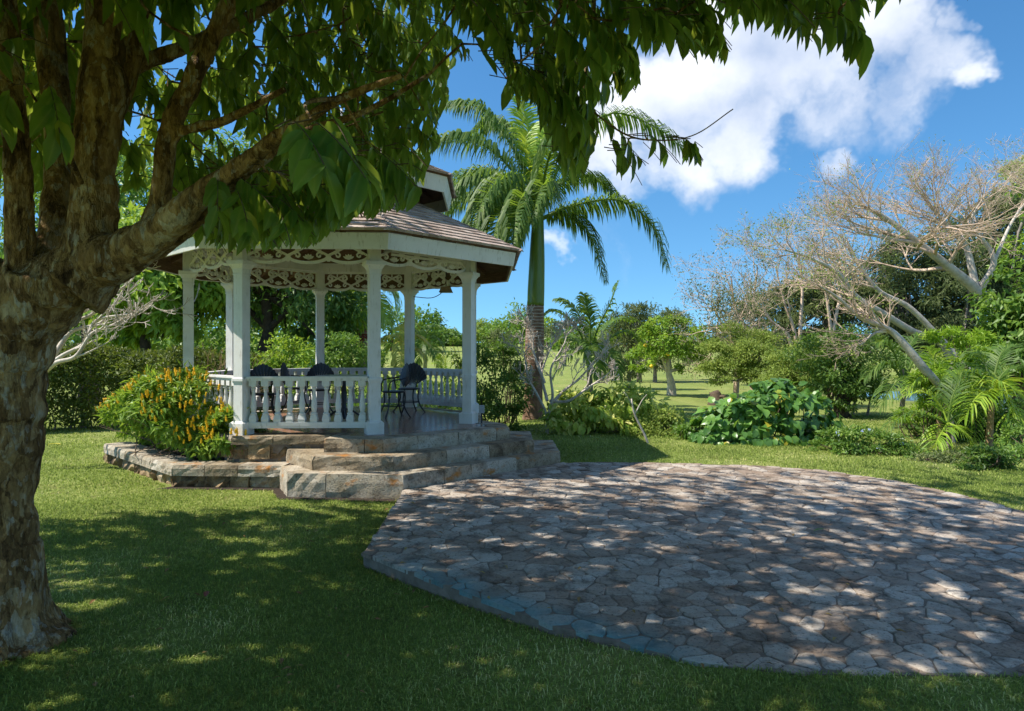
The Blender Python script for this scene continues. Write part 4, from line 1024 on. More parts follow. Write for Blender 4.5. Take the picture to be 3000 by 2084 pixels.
    region([(1380, 305), (1440, 305), (1440, 340), (1390, 350)], 4, 4.2, 4.4); region([(1440, 298), (1565, 298), (1565, 312), (1440, 316)], 6, 4.2, 4.4, .16)
    region([(1340, 105), (1420, 105), (1410, 140), (1345, 140)], 5, 4.3, 4.6)
    region([(1430, -80), (1640, -60), (1630, 40), (1440, 30)], 18, 3.6, 4.6)
    region([(1660, -110), (1840, -110), (1840, 20), (1680, -20)], 11, 3.5, 4.2); region([(1870, 25), (1915, 25), (1915, 60), (1870, 60)], 3, 3.5, 3.7); region([(1950, -80), (1990, -80), (1980, -50), (1950, -50)], 2, 3.5, 3.7)
    near = len(tw)
    while len(tw) < near + 4700:
        p = np.array([rng.uniform(-8.6, 3.8), rng.uniform(-.6, 9.5), rng.uniform(3.2, 7.6)])
        if p[1] > 7.2 and p[0] < -3.0 + (9.5 - p[1]) * .2: continue
        if p[0] < -4.5 and p[1] > 7.6: continue
        x, y = px_of(p[None])
        if -60 < x[0] < 2340 and y[0] > -60 and p[1] > .4: continue
        e = ((p[0] + 2.2) / 6.2) ** 2 + ((p[1] - 4.3) / 5.6) ** 2 + ((p[2] - 4.6) / 3.2) ** 2
        if e > 1: continue
        tw.append((p, rng.uniform(.17, .22)))
    while len(tw) < near + 5900:                       # extra unseen twigs above the frame, added to shade the paving
        p = np.array([rng.uniform(-4.6, 2.6), rng.uniform(2.6, 9.3), rng.uniform(4.4, 7.4)]); x, y = px_of(p[None])
        if y[0] > -60: continue
        tw.append((p, rng.uniform(.17, .22)))
    Ob, Yb, Ub, Lb, Nb, stem = [], [], [], [], [], []
    for ti, (p, size) in enumerate(tw):
        out = norm(np.array([p[0] + 2.9, p[1] - 4.3, 0]) + rng.normal(size=3) * .6); out[2] = 0; out = norm(out)
        d = norm(out * .75 + np.array([0, 0, -rng.uniform(.25, .8)])); k = rng.integers(8, 14); Lt = size * rng.uniform(1.3, 2.0)
        side = norm(np.cross(d, [0, 0, 1.0])); t = np.linspace(.1, 1, k); q = p + d * (t[:, None] * Lt) + np.array([0, 0, -.10]) * (t[:, None] ** 2)
        sgn = np.where(np.arange(k) % 2, 1, -1)[:, None]
        Y = norm(d * .35 + side * sgn * rng.uniform(.25, .75, (k, 1)) + np.array([0, 0, -1.0]) * rng.uniform(.45, 1.1, (k, 1)) + rng.normal(size=(k, 3)) * .13)
        U = norm(np.array([0, 0, .5]) + out * .75 + side * sgn * .2 + rng.normal(size=(k, 3)) * .3)
        Ob.append(q); Yb.append(Y); Ub.append(U); Lb.append(size * rng.uniform(.7, 1.15, k)); Nb.append(np.full(k, ti < near))
        stem.append((p - out * .12, p, .004, .0035)); stem += [(q[i], q[i + 1], .003, .0025) for i in range(0, k - 1)]
    O, Y, U, L, Nn = map(np.concatenate, (Ob, Yb, Ub, Lb, Nb))
    tip = O + Y * L[:, None]; keep = allowed(tip) & allowed(O); tx_, ty_ = px_of(tip); keep &= Nn | ~((O[:, 1] > .4) & (O[:, 1] < 3.4) & (ty_ > -15) & (tx_ > -60) & (tx_ < 2340)); keep &= O[:, 1] > .5 - 9 * (~Nn)
    O, Y, U, L, Nn = O[keep], Y[keep], U[keep], L[keep], Nn[keep]
    var = np.clip(rng.normal(.42, .22, len(O)), 0, 1); var[rng.random(len(O)) < .012] = 1.0
    xs, ys = px_of(O + Y * L[:, None] * .5); vis = Nn & (xs > 5) & (xs < 2290) & (ys > 5)
    score = np.where(vis, L / O[:, 1], 0); order = np.argsort(-score); big = order[:300]; rest = np.ones(len(O), bool); rest[big] = False
    T, F = LEAFBIG; lm = []
    for v in range(8):
        sx = .38 + .025 * (v % 3); VV = T * np.array([sx, 1, 1]) + np.array([0, 0, 0]); VV[:, 2] += .05 * np.sin(VV[:, 1] * 5 + v) * (v % 2)
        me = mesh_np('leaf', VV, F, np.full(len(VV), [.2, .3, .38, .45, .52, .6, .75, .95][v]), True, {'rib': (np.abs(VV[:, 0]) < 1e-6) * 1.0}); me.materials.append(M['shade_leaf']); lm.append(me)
    X_, Y_, Z_ = frames(Y[big], U[big])
    for i, g in enumerate(big):
        s = L[g]; Mx = Matrix(((X_[i][0] * s, Y_[i][0] * s, Z_[i][0] * s, O[g][0] - b[0]), (X_[i][1] * s, Y_[i][1] * s, Z_[i][1] * s, O[g][1] - b[1]), (X_[i][2] * s, Y_[i][2] * s, Z_[i][2] * s, O[g][2] - b[2]), (0, 0, 0, 1)))
        shared('leaf', lm[min(int(var[g] * 8), 7) if rng.random() < .6 else rng.integers(7)], root, Mx)
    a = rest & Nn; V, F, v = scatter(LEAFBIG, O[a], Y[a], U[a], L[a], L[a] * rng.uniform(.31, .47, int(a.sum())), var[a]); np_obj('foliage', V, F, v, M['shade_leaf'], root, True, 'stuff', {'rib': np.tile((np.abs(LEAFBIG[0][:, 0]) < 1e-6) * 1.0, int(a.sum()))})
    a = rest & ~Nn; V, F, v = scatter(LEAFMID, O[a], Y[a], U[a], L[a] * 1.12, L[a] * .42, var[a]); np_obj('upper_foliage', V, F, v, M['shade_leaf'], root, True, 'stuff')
    # ---- thin branches out to the twigs
    anc = [tw[i][0] for i in range(len(tw)) if i % (3 if i < near else 6) == 0 and allowed(np.array([tw[i][0]]))[0]]
    NP = np.array([q for q, r in nodes]); c0 = b + np.array([0, 0, 2.6]); anc.sort(key=lambda p: np.linalg.norm(p - c0)); pts = list(NP)
    arr = np.zeros((len(NP) + len(anc) * 4, 3)); arr[:len(NP)] = NP; cnt = len(NP)
    for p in anc:
        dist = np.linalg.norm(arr[:cnt] - p, axis=1); j = int(np.argmin(dist)); q = arr[j]; dd = dist[j]
        if dd > 1.6 or dd < .05: continue
        mid = (p + q) / 2 + rng.normal(size=3) * dd * .10 + np.array([0, 0, .06 * dd]); r = .004 + .006 * min(dd, 1.2)
        cc = bez([q, mid, p], 6); ok = allowed(cc[1:-1])
        if not ok.all(): continue
        thin.tube(cc, np.linspace(r * 1.5, .004, 6), 5, cap=False); arr[cnt:cnt + 3] = cc[[2, 3, 5]]; cnt += 3
    thin.build('branch', M['bark'], root, True)
    st = [s for s in stem if allowed(np.array([s[1]]))[0]]
    seg_obj('twigs', st, M['brown_bark'], root, 3, 'stuff')
build_shade_tree()

# ------------------------------------------------------------------ planting close to the gazebo
def build_flower_bush():
    rng = np.random.default_rng(31)
    b = np.array([-4.95, 10.2, .16])
    root = thing('flowering_bush', 'rounded green bush covered in upright yellow flower spikes in the stone planter', 'bush', tuple(b))
    blobs = [(P(400, 945, 10.2), (.88, .75, .70)), (P(345, 950, 10.7), (.66, .65, .60)), (P(285, 962, 11.35), (.52, .55, .46)), (P(528, 976, 9.75), (.42, .36, .36)), (P(445, 990, 9.95), (.62, .45, .42))]
    st = []
    for c, r in blobs:
        for k in range(26):
            u = unit(rng, 1)[0]; u[2] = abs(u[2]); e = np.array(c) + u * np.array(r) * .85; st.append((b + np.array([rng.normal() * .25, rng.normal() * .2, 0]), e, .008, .003))
    seg_obj('stems', st, M['brown_bark'], root, 4, 'stuff')
    in_bed = lambda O: (O[:, 2] > .19) & ((O[:, 0] + 6.85) * .685 + (O[:, 1] - 11.20) * .728 > .40 - .95 * np.clip(O[:, 2] - .22, 0, .6)) & ((O[:, 1] > 9.44 - .35 * np.clip(O[:, 2] - .22, 0, .6)))
    crown('foliage', root, blobs, 17000, M['leaf_bed'], rng, .13, .042, LEAFMID, 300, .10, .3, .84, 'stuff', 1.0, in_bed)
    m = MB(); V = []
    m.lathe([(.006, 0), (.016, .01), (.012, .02), (.017, .03), (.012, .042), (.015, .052), (.010, .064), (.012, .074), (.006, .088), (.003, .10)], 7)
    for k in range(8):
        a = k * 2.4; z = .012 + k * .010; m.tube([(0, 0, z), (.024 * math.cos(a), .024 * math.sin(a), z + .012)], [.006, .002], 4)
    me = m.mesh('flower_spike', None, False); me.materials.append(M['flower'])
    n = 0
    while n < 270:
        c, r = blobs[rng.choice(5, p=[.36, .24, .22, .07, .11])]; u = unit(rng, 1)[0]; u[2] = abs(u[2]) ** .8 - .15; u[1] = -abs(u[1]) if rng.random() < .8 else u[1]; u = norm(u)
        p = np.array(c) + u * np.array(r) * rng.uniform(1.03, 1.14)
        if not in_bed(p[None])[0]: continue
        if any(((p - np.array(c2)) / np.array(r2)) @ ((p - np.array(c2)) / np.array(r2)) < .9 for c2, r2 in blobs): continue
        ax = Vector((u[0] * .35 + rng.normal() * .15, u[1] * .3 + rng.normal() * .15, 1)).normalized(); s = rng.uniform(.7, 1.1)
        Mx = Matrix.Translation(Vector(p - b)) @ ax.to_track_quat('Z', 'Y').to_matrix().to_4x4() @ Matrix.Scale(s, 4); shared('flower_spike', me, root, Mx); n += 1
build_flower_bush()

def bush(name, label, cat, px, Y, blobs, n, mat, seed, L=.10, W=.045, tpl=LEAF4, clumps=40, csize=.2, droop=.25, group=None, stems=14, shell=.55, bark='brown_bark', parts=0, part_tpl=None, flat=.5):
    """shrub: blobs as (px, py, depth offset, rx, ry, rz) in print pixels and metres"""
    rng = np.random.default_rng(seed); b = base_at(px, Y); root = thing(name, label, cat, tuple(b), group)
    bl = [(P(x, y, Y + dy), (rx, ry, rz)) for x, y, dy, rx, ry, rz in blobs]
    st = []
    for k in range(stems):
        c, r = bl[rng.integers(len(bl))]; u = unit(rng, 1)[0]; u[2] = abs(u[2]); e = np.array(c) + u * np.array(r) * .8; s0 = np.array([c[0] * .6 + b[0] * .4 + rng.normal() * .12, c[1] * .6 + b[1] * .4 + rng.normal() * .12, 0]); s0[2] = gz(s0[0], s0[1]) - .02
        mid = (s0 + e) / 2 + rng.normal(size=3) * .08; st += [(s0, mid, .014, .010), (mid, e, .010, .004)]
    if st: seg_obj('stem', st, M[bark], root, 5)
    if not parts:
        crown('foliage', root, bl, n, M[mat], rng, L, W, tpl, clumps, csize, droop, shell, None, flat)
    else:
        O, D, T = crown_pts(bl, n, rng, clumps, csize, shell); m = len(O)
        Yv = norm(D * .5 + unit(rng, m) * .45 + np.array([0, 0, -.55])); up = norm(D * .8 + np.array([0, -.25, .6]) + unit(rng, m) * .3); l = L * rng.uniform(.65, 1.2, m); var = np.clip(T * .5 + rng.random(m) * .5, 0, 1)
        front = -(O[:, 1]) * .8 + D[:, 2] * .3 + l - .6 * D[:, 1]; od = np.argsort(-front); big = od[:parts]; rest = od[parts:]
        Tv, Fv = part_tpl or tpl; mes = []
        for q in range(6):
            VV = Tv * np.array([W / L, 1, 1]); me = mesh_np('leaf', VV, Fv, np.full(len(VV), q / 5.0), True); me.materials.append(M[mat]); mes.append(me)
        X_, Y_, Z_ = frames(Yv[big], up[big])
        for i, g in enumerate(big):
            s = l[g]; Mx = Matrix(((X_[i][0] * s, Y_[i][0] * s, Z_[i][0] * s, O[g][0] - b[0]), (X_[i][1] * s, Y_[i][1] * s, Z_[i][1] * s, O[g][1] - b[1]), (X_[i][2] * s, Y_[i][2] * s, Z_[i][2] * s, O[g][2] - b[2]), (0, 0, 0, 1)))
            shared('leaf', mes[min(int(var[g] * 6), 5)], root, Mx)
        V, F, v = scatter(tpl, O[rest], Yv[rest], up[rest], l[rest], l[rest] * W / L, var[rest]); np_obj('foliage', V, F, v, M[mat], root, kind='stuff')
    return root
def tree(name, label, cat, px, Y, blobs, n, mat, seed, trunk, rad, bark='brown_bark', L=.16, W=.07, tpl=LEAF4, clumps=60, csize=.2, droop=.3, group=None, shell=.5, limbs=8, flat=.5):
    """tree: trunk as print pixels up from the base; limbs run from the trunk top into the crown"""
    rng = np.random.default_rng(seed); b = base_at(px, Y); root = thing(name, label, cat, tuple(b), group)
    bl = [(P(x, y, Y + dy), (rx, ry, rz)) for x, y, dy, rx, ry, rz in blobs]
    pts = [b + np.array([0, 0, -.05])] + [P(x, y, Y) for x, y in trunk]; trunk_tube(root, pts, [rad * 1.3, rad] + [rad * .7] * (len(pts) - 2), M[bark])
    out = []
    for k in range(limbs):
        c, r = bl[k % len(bl)]; u = unit(rng, 1)[0]; e = np.array(c) + u * np.array(r) * .7; s = np.array(pts[-1 if rng.random() < .6 else -2]); mid = (s + e) / 2 + rng.normal(size=3) * .15 * np.linalg.norm(e - s) * .5
        out += [(s, mid, rad * .5, rad * .3), (mid, e, rad * .3, rad * .08)]
        for q in range(4):
            f = norm(e - mid + rng.normal(size=3) * .5 * np.linalg.norm(e - mid)); out.append((mid + (e - mid) * rng.random(), mid + (e - mid) * .5 + f * np.mean(r) * .6, rad * .14, rad * .05))
    if out: seg_obj('branches', out, M[bark], root, 6, 'stuff')
    crown('crown', root, bl, n, M[mat], rng, L, W, tpl, clumps, csize, droop, shell, None, flat)
    return root

# dense trees behind the gazebo and the hedge at left
tree('broadleaf_tree', 'dense dark green tree filling the view through the gazebo columns', 'tree', 590, 21, [(590, 640, 0, 2.6, 2.2, 1.7), (690, 690, .5, 2.0, 1.8, 1.5), (500, 660, .3, 2.0, 1.8, 1.6), (640, 520, .5, 3.0, 2.5, 1.8), (730, 760, 1.0, 1.1, 1, .9), (480, 560, 0, 2.4, 2, 1.5)],
     21000, 'leaf_dark', 101, [(592, 800), (602, 740), (595, 660)], .23, 'dark_bark', .24, .09, LEAFMID, 110, .17, .5)
tree('broadleaf_tree', 'tall bright leaved tree behind the hedge between trunk and gazebo', 'tree', 330, 19.5, [(350, 660, 0, 1.5, 1.4, 1.2), (300, 700, .3, 1.0, 1, .8), (390, 700, 0, .9, .9, .8), (330, 580, .4, 1.9, 1.6, 1.3), (420, 640, .6, 1.2, 1.2, 1.2), (270, 620, .5, 1.3, 1.3, 1.1), (300, 745, .2, .9, .9, .55), (385, 755, .3, 1.0, .9, .5), (430, 735, .3, .8, .8, .7), (250, 730, .4, .9, .8, .6)],
     8200, 'leaf_bright', 102, [(328, 800), (322, 730), (335, 650)], .16, 'dark_bark', .34, .14, LEAFMID, 90, .2, .55)
tree('broadleaf_tree', 'dark tree mass left of the gazebo roof behind the canopy', 'tree', 200, 24, [(180, 600, 0, 3.4, 2.6, 2.2), (330, 500, .6, 3.4, 2.6, 2.2), (60, 660, .5, 2.4, 2, 2), (200, 420, 1, 3.5, 2.6, 2.0), (520, 430, 2, 3.4, 2.6, 2.2)],
     14000, 'leaf_mid', 103, [(205, 800), (195, 700), (200, 600)], .3, 'dark_bark', .28, .11, LEAFMID, 120, .17, .45)
# hedge
def build_hedge():
    rng = np.random.default_rng(41); a, b_ = np.array([-12.6, 15.2]), np.array([-6.2, 18.2]); base = np.array([a[0], a[1], gz(*a)])
    root = thing('hedge', 'clipped green hedge with bare stems below behind the lawn at left', 'hedge', tuple(base))
    L = np.hypot(*(b_ - a)); t = (b_ - a) / L; nn = np.array([-t[1], t[0]]); n = 36000
    u = rng.random(n) * L; h = 1.98 - .05 * u + .06 * np.sin(u * 3) ; w = .62
    face = rng.random(n); top = face < .4
    z = np.where(top, h + rng.normal(size=n) * .05, np.where(rng.random(n) < .75, .45 + (h - .45) * rng.random(n) ** .75, .12 + .6 * rng.random(n))); s = np.where(top, rng.uniform(-w, w, n), np.where(face < .80, -w, rng.uniform(-w, w, n)) + rng.normal(size=n) * .10)
    z = z - .10 * (np.abs(s) / w) ** 4 * top
    XY = a + u[:, None] * t + s[:, None] * nn; O = np.c_[XY, z + gz(*a)]
    D = np.where(top[:, None], [[0, 0, 1.0]], np.c_[nn[0] * np.sign(s), nn[1] * np.sign(s), np.zeros(n)]); Y = norm(D * .6 + unit(rng, n) * .8); up = norm(D + unit(rng, n) * .6); l = rng.uniform(.06, .12, n)
    V, F, v = scatter(LEAF4, O, Y, up, l, l * .5, np.clip(rng.random(n) * .7 + .3 * (np.sin(u * 5) > 0), 0, 1)); np_obj('foliage', V, F, v, M['leaf_hedge'], root, kind='stuff')
    st = []
    for k in range(60):
        uu = rng.random() * L; q = a + uu * t + rng.normal() * .2 * nn; p = np.array([q[0], q[1], gz(*q) - .03]); grow(p, np.array([rng.normal() * .25, rng.normal() * .25, 1]), .55, .022, 2, rng, st, .45, .1, .8, (2, 3))
    seg_obj('stem', st, M['grey_bark'], root, 4)
build_hedge()
# leafless frangipani trees
def frangipani(label, px, Y, limbs, seed, r0, lev=3, L0=.4):
    rng = np.random.default_rng(seed); b = base_at(px, Y); root = thing('frangipani_tree', label, 'tree', tuple(b), 'bare frangipani trees'); out = []
    for limb in limbs:
        c = bez([P(x, y, Y + d) for x, y, d in limb], 5 * len(limb)); r = np.linspace(r0, r0 * .45, len(c))
        out += [(c[i], c[i + 1], r[i], r[i + 1]) for i in range(len(c) - 1)]
        grow(c[-1], c[-1] - c[-3], L0, r0 * .45, lev, rng, out, .62, .22, .74, (2, 3), .12, 0, r0 * .16)
        for q in (len(c) // 2, len(c) * 3 // 4): grow(c[q], c[q] - c[q - 2] + rng.normal(size=3) * .06, L0 * .9, r0 * .42, lev - 1, rng, out, .62, .25, .74, (2, 3), .12, 0, r0 * .16)
    seg_obj('trunk', out, M['pale_bark'], root, 6); return root
frangipani('bare pale frangipani with bent branches beside the royal palm', 1230, 14.2,
    [[(1228, 978, 0), (1226, 930, 0), (1205, 885, 0), (1186, 850, .1), (1180, 815, .1)], [(1228, 940, 0), (1240, 890, -.1), (1236, 830, -.2), (1262, 780, -.2)], [(1232, 915, 0), (1262, 880, .2), (1300, 850, .3), (1330, 815, .3)], [(1228, 900, 0), (1216, 840, .3), (1232, 790, .4)], [(1234, 900, 0), (1275, 900, -.2), (1320, 870, -.3), (1350, 850, -.3)], [(1222, 860, .1), (1200, 800, .2), (1196, 770, .2)]], 51, .040, 4, .30)
frangipani('bare white frangipani branches reaching out behind the big trunk', 60, 10.5,
    [[(60, 975, 0), (75, 860, 0), (130, 805, 0), (190, 770, 0), (215, 720, .1), (290, 705, 0)], [(75, 870, 0), (110, 800, .2), (150, 735, .3), (215, 700, .3), (262, 655, .3)], [(60, 900, 0), (95, 800, .5), (150, 725, .5), (205, 680, .6)],
     [(85, 850, 0), (125, 815, -.3), (170, 800, -.4), (205, 750, -.4), (240, 735, -.4)], [(100, 820, .1), (115, 760, .2), (135, 735, .2)], [(120, 800, .1), (160, 745, .3), (225, 725, .4), (260, 680, .5)]], 52, .042, 3, .42)
# twiggy bare shrub between the left columns
def bare_shrub(label, px, Y, seed, n, L, r, mat, up=.3, lev=3, name='bare_shrub'):
    rng = np.random.default_rng(seed); b = base_at(px, Y); root = thing(name, label, 'shrub', tuple(b)); out = []
    for k in range(n): grow(b + np.array([rng.normal() * .1, rng.normal() * .1, -.02]), [rng.normal() * .35, rng.normal() * .3, 1], L, r, lev, rng, out, .45, up, .75, (2, 3))
    seg_obj('stem', out, M[mat], root, 4); return root
bare_shrub('reddish bare twiggy shrub seen between the two left columns', 470, 14.6, 61, 5, .75, .022, 'orange_bark')
bare_shrub('grey bare twigs of a shrub behind the flowering bush', 415, 13.6, 62, 4, .55, .018, 'twig_bark')
bush('green_shrub', 'light green shrub against the hedge above the flowering bush', 'shrub', 375, 14.2, [(345, 830, 0, .7, .6, .40), (420, 815, .3, .6, .5, .42), (300, 850, 0, .4, .4, .3), (380, 890, 0, .8, .6, .5)], 2600, 'leaf_hedge', 63, .12, .05)
bush('green_shrub', 'rounded green shrub behind the rear railing at centre', 'shrub', 770, 18, [(770, 800, 0, .9, .7, .55), (820, 815, 0, .6, .6, .5), (730, 830, 0, .7, .6, .5), (780, 870, 0, 1.2, .7, .6)], 3600, 'leaf_mid', 64, .14, .05)
bush('green_shrub', 'yellow green shrub with pale young leaves behind the rear railing', 'shrub', 655, 17, [(650, 800, 0, .6, .5, .5), (630, 840, 0, .7, .5, .5), (690, 850, 0, .7, .6, .4)], 1700, 'leaf_bright', 65, .14, .06)
bush('green_shrub', 'low leafy shrub under the rear railing at left', 'shrub', 560, 17.3, [(560, 850, 0, .8, .6, .5), (510, 840, 0, .7, .6, .5), (480, 880, 0, .8, .6, .4)], 1900, 'leaf_mid', 66, .14, .055)
bush('green_shrub', 'shrubby undergrowth seen below the right rear railing', 'shrub', 940, 16.3, [(930, 895, 0, .9, .6, .35), (1010, 890, 0, .9, .6, .35), (870, 890, 0, .8, .6, .35)], 2600, 'leaf_mid', 67, .12, .05)
bush('dark_shrub', 'tall dark glossy shrub just right of the gazebo column', 'shrub', 1105, 15.2, [(1090, 850, 0, .80, .7, .75), (1050, 800, 0, .45, .5, .45), (1120, 810, .2, .5, .5, .45), (1140, 890, .3, .55, .5, .55), (1030, 780, .3, .25, .3, .2), (1080, 930, 0, .75, .6, .4), (1150, 940, .2, .4, .4, .3)],
     6200, 'leaf_dark', 68, .10, .045, LEAF4, 90, .17, .15, None, 26)
bush('dark_shrub', 'red brown tipped twiggy shrub behind the dark glossy shrub', 'shrub', 1150, 16.8, [(1125, 775, 0, .4, .4, .35), (1155, 800, 0, .4, .4, .4), (1165, 860, 0, .4, .4, .5)], 1300, 'leaf_grey', 69, .10, .04)
# ------------------------------------------------------------------ palms
def royal_palm():
    rng = np.random.default_rng(71); Y = 17.4; b = base_at(1196, Y)
    root = thing('royal_palm', 'tall royal palm with green crownshaft and swollen ringed trunk right of the gazebo', 'palm', tuple(b))
    def tub(lst, name, mat, n=20):
        c = bez([P(x, y, Y) for x, y, w in lst], 30); r = np.interp(np.linspace(0, 1, 30), np.linspace(0, 1, len(lst)), [w / 2 * Y / FPX for x, y, w in lst]); m = MB(); m.tube(c, r, n); return m.build(name, mat, root, True)
    tub([(1195, 962, 54), (1196, 930, 46), (1197, 880, 41), (1198, 820, 42), (1200, 760, 42), (1201, 715, 40), (1202, 682, 37)], 'trunk', M['royal_trunk'])
    tub([(1202, 686, 38), (1203, 650, 38), (1205, 590, 35), (1206, 540, 31), (1207, 505, 27), (1209, 475, 22), (1210, 440, 12)], 'crownshaft', M['crownshaft'])
    F = [ # control points (px, py, depth offset), leaflet length, droop
        ([(1211, 492, 0), (1285, 462, -.2), (1390, 450, -.4), (1462, 505, -.5), (1496, 600, -.5)], .75, 1.0), ([(1211, 495, 0), (1262, 480, .3), (1320, 520, .5), (1358, 632, .6)], .6, .8),
        ([(1212, 470, 0), (1280, 330, .2), (1370, 255, .4), (1470, 285, .5), (1545, 345, .5)], .75, .9), ([(1211, 465, 0), (1192, 350, .4), (1180, 260, .8), (1150, 190, 1.1)], .6, .25),
        ([(1208, 465, 0), (1150, 330, .2), (1080, 245, .3), (1000, 235, .4)], .72, .9), ([(1207, 470, 0), (1120, 350, -.2), (1020, 310, -.4), (925, 350, -.5)], .72, 1.0),
        ([(1207, 475, 0), (1110, 400, -.8), (1040, 415, -1.2), (1000, 470, -1.5)], .70, 1.0), ([(1208, 478, 0), (1150, 400, -1.6), (1090, 440, -2.6), (1060, 540, -3.0)], .7, 1.0),
        ([(1208, 480, 0), (1130, 430, .5), (1060, 440, .8), (1000, 480, 1.0)], .7, 1.0), ([(1209, 485, 0), (1180, 500, -.2), (1162, 540, -.3), (1152, 590, -.3)], .45, .8),
        ([(1211, 470, 0), (1230, 360, -1.2), (1260, 310, -2.0), (1290, 380, -2.6)], .7, 1.0), ([(1212, 478, 0), (1262, 410, .9), (1330, 395, 1.4), (1385, 440, 1.6)], .6, .9),
        ([(1209, 470, 0), (1170, 320, .8), (1110, 270, 1.4), (1060, 300, 1.8)], .65, .9), ([(1211, 480, 0), (1225, 430, -2.0), (1215, 420, -3.0), (1190, 500, -3.6)], .65, 1.0),
        ([(1210, 470, 0), (1215, 340, 0), (1235, 270, .3), (1270, 230, .6)], .55, .5),
        ([(1208, 485, 0), (1150, 440, -1.2), (1080, 470, -1.9), (1045, 560, -2.2)], .75, 1.0), ([(1208, 487, 0), (1160, 455, -2.0), (1120, 490, -3.0), (1100, 570, -3.4)], .75, 1.0),
        ([(1208, 478, 0), (1120, 390, 1.2), (1030, 400, 1.8), (960, 460, 2.0)], .75, 1.0), ([(1210, 485, 0), (1180, 440, -2.4), (1160, 470, -3.4), (1150, 545, -3.8)], .7, 1.0)]
    for i, (pts, lf, dr) in enumerate(F):
        add_frond(root, M['palm_bright'] if i in (3, 14) else M['palm_leaf'], [P(x, y, Y + d) for x, y, d in pts], 145, lf * 1.15, .050, dr, rng, .30, 58, .30)
royal_palm()
def small_palm(name, label, px, Y, top, fr, leaf, mat, seed, rad=.05, bark='grey_bark', width=.045, droop=.45, n=46, group=None, crownshaft=False, trunk=None, ang=55, lift=.2):
    rng = np.random.default_rng(seed); b = base_at(px, Y); root = thing(name, label, 'palm', tuple(b), group)
    t = P(top[0], top[1], Y); trunk_tube(root, [b + np.array([0, 0, -.05])] + [P(x, y, Y) for x, y in (trunk or [])] + [t], [rad * 1.25, rad, rad * .8], M[bark])
    for pts in fr:
        c = [t] + [P(x, y, Y + d) for x, y, d in pts]; mt = mat if isinstance(mat, str) else mat[rng.integers(len(mat))]
        add_frond(root, M[mt], c, n, leaf, width, droop, rng, lift, ang, .08, .16, .75)
    return root
small_palm('feather_palm', 'dark green feather palm with stiff upright fronds right of the royal palm', 1325, 20, (1322, 790),
    [[(1290, 730, 0), (1250, 700, 0), (1218, 705, 0)], [(1300, 710, .3), (1275, 680, .5), (1250, 672, .6)], [(1325, 730, 0), (1318, 690, .1), (1310, 660, .2)], [(1345, 730, -.1), (1370, 680, -.2), (1388, 632, -.2)], [(1360, 765, 0), (1405, 745, 0), (1445, 770, 0)],
     [(1350, 780, -.5), (1375, 800, -.9), (1385, 850, -1.1)], [(1300, 780, -.4), (1270, 800, -.7), (1240, 850, -.8)], [(1325, 770, -.7), (1335, 800, -1.2), (1345, 850, -1.4)], [(1300, 765, .4), (1265, 755, .8), (1235, 775, 1)], [(1345, 745, .6), (1390, 715, 1.0), (1425, 720, 1.3)]],
    .62, 'palm_leaf', 81, .09, 'grey_bark', .06, .42, 44)
small_palm('fruiting_palm', 'tall palm with red fruit clusters seen behind the gazebo', 815, 24, (816, 675),
    [[(780, 640, 0), (745, 650, 0), (720, 690, 0)], [(850, 640, 0), (880, 655, 0), (892, 705, 0)], [(800, 620, .4), (770, 600, .6), (740, 615, .7)], [(835, 625, -.4), (860, 610, -.6), (880, 630, -.7)], [(815, 640, -1), (805, 690, -1.8), (800, 730, -2)], [(815, 620, 1), (820, 590, 1.4), (830, 570, 1.8)],
     [(790, 660, -.8), (770, 690, -1.2), (762, 730, -1.3)], [(840, 660, -.8), (858, 690, -1.1), (868, 725, -1.2)]], .95, ['palm_leaf', 'palm_bright'], 82, .14, 'grey_bark', .06, .8, 50)
def fruit_cluster():
    rng = np.random.default_rng(9); root = [o for o in scene.objects if o.name.startswith('fruiting_palm')][0]; O, n = [], 420
    c = P(806, 737, 23.3); O = c + rng.normal(size=(n, 3)) * np.array([.2, .15, .28]) + np.array([0, 0, -.1]); l = np.full(n, .11)
    V, F, v = scatter(LEAF4, O, norm(rng.normal(size=(n, 3)) + [0, 0, -1]), unit(rng, n), l, l * .6, rng.random(n)); np_obj('fruit_cluster', V, F, v, M['fruit_red'], root)
fruit_cluster()
small_palm('coconut_palm', 'young coconut palm with yellowing fronds behind the rear railing', 905, 21.5, (903, 800), [[(885, 775, 0), (868, 790, 0), (858, 825, 0)], [(895, 760, 0), (875, 755, .2), (850, 770, .3)], [(915, 760, 0), (940, 755, 0), (965, 775, 0)], [(920, 780, 0), (945, 795, 0), (955, 830, 0)], [(905, 770, -.4), (900, 800, -.9), (898, 835, -1)], [(910, 750, .3), (915, 730, .5), (925, 715, .6)]],
    .55, ['palm_yellow', 'palm_bright'], 83, .07, 'grey_bark', .05, .6, 40)
small_palm('coconut_palm', 'small green palm tree right of the right rear column', 952, 26, (955, 790), [[(940, 750, 0), (925, 745, 0), (905, 770, 0)], [(965, 760, 0), (985, 765, 0), (1000, 795, 0)], [(955, 755, .4), (965, 735, .6), (980, 735, .8)], [(950, 765, -.6), (945, 790, -1), (940, 820, -1)], [(965, 775, -.5), (980, 795, -.8), (985, 830, -.8)]], .65, 'palm_leaf', 84, .08, 'grey_bark', .055, .6, 36)
small_palm('seedling_palm', 'tuft of young palm leaves above the right rear railing', 1000, 16.6, (1000, 850), [[(985, 820, 0), (972, 815, 0)], [(1000, 815, 0), (1003, 800, 0)], [(1015, 818, 0), (1030, 812, 0)], [(990, 810, .2), (985, 796, .2)], [(1022, 830, 0), (1042, 832, 0)]], .22, 'palm_bright', 85, .02, 'grey_bark', .03, .3, 18)
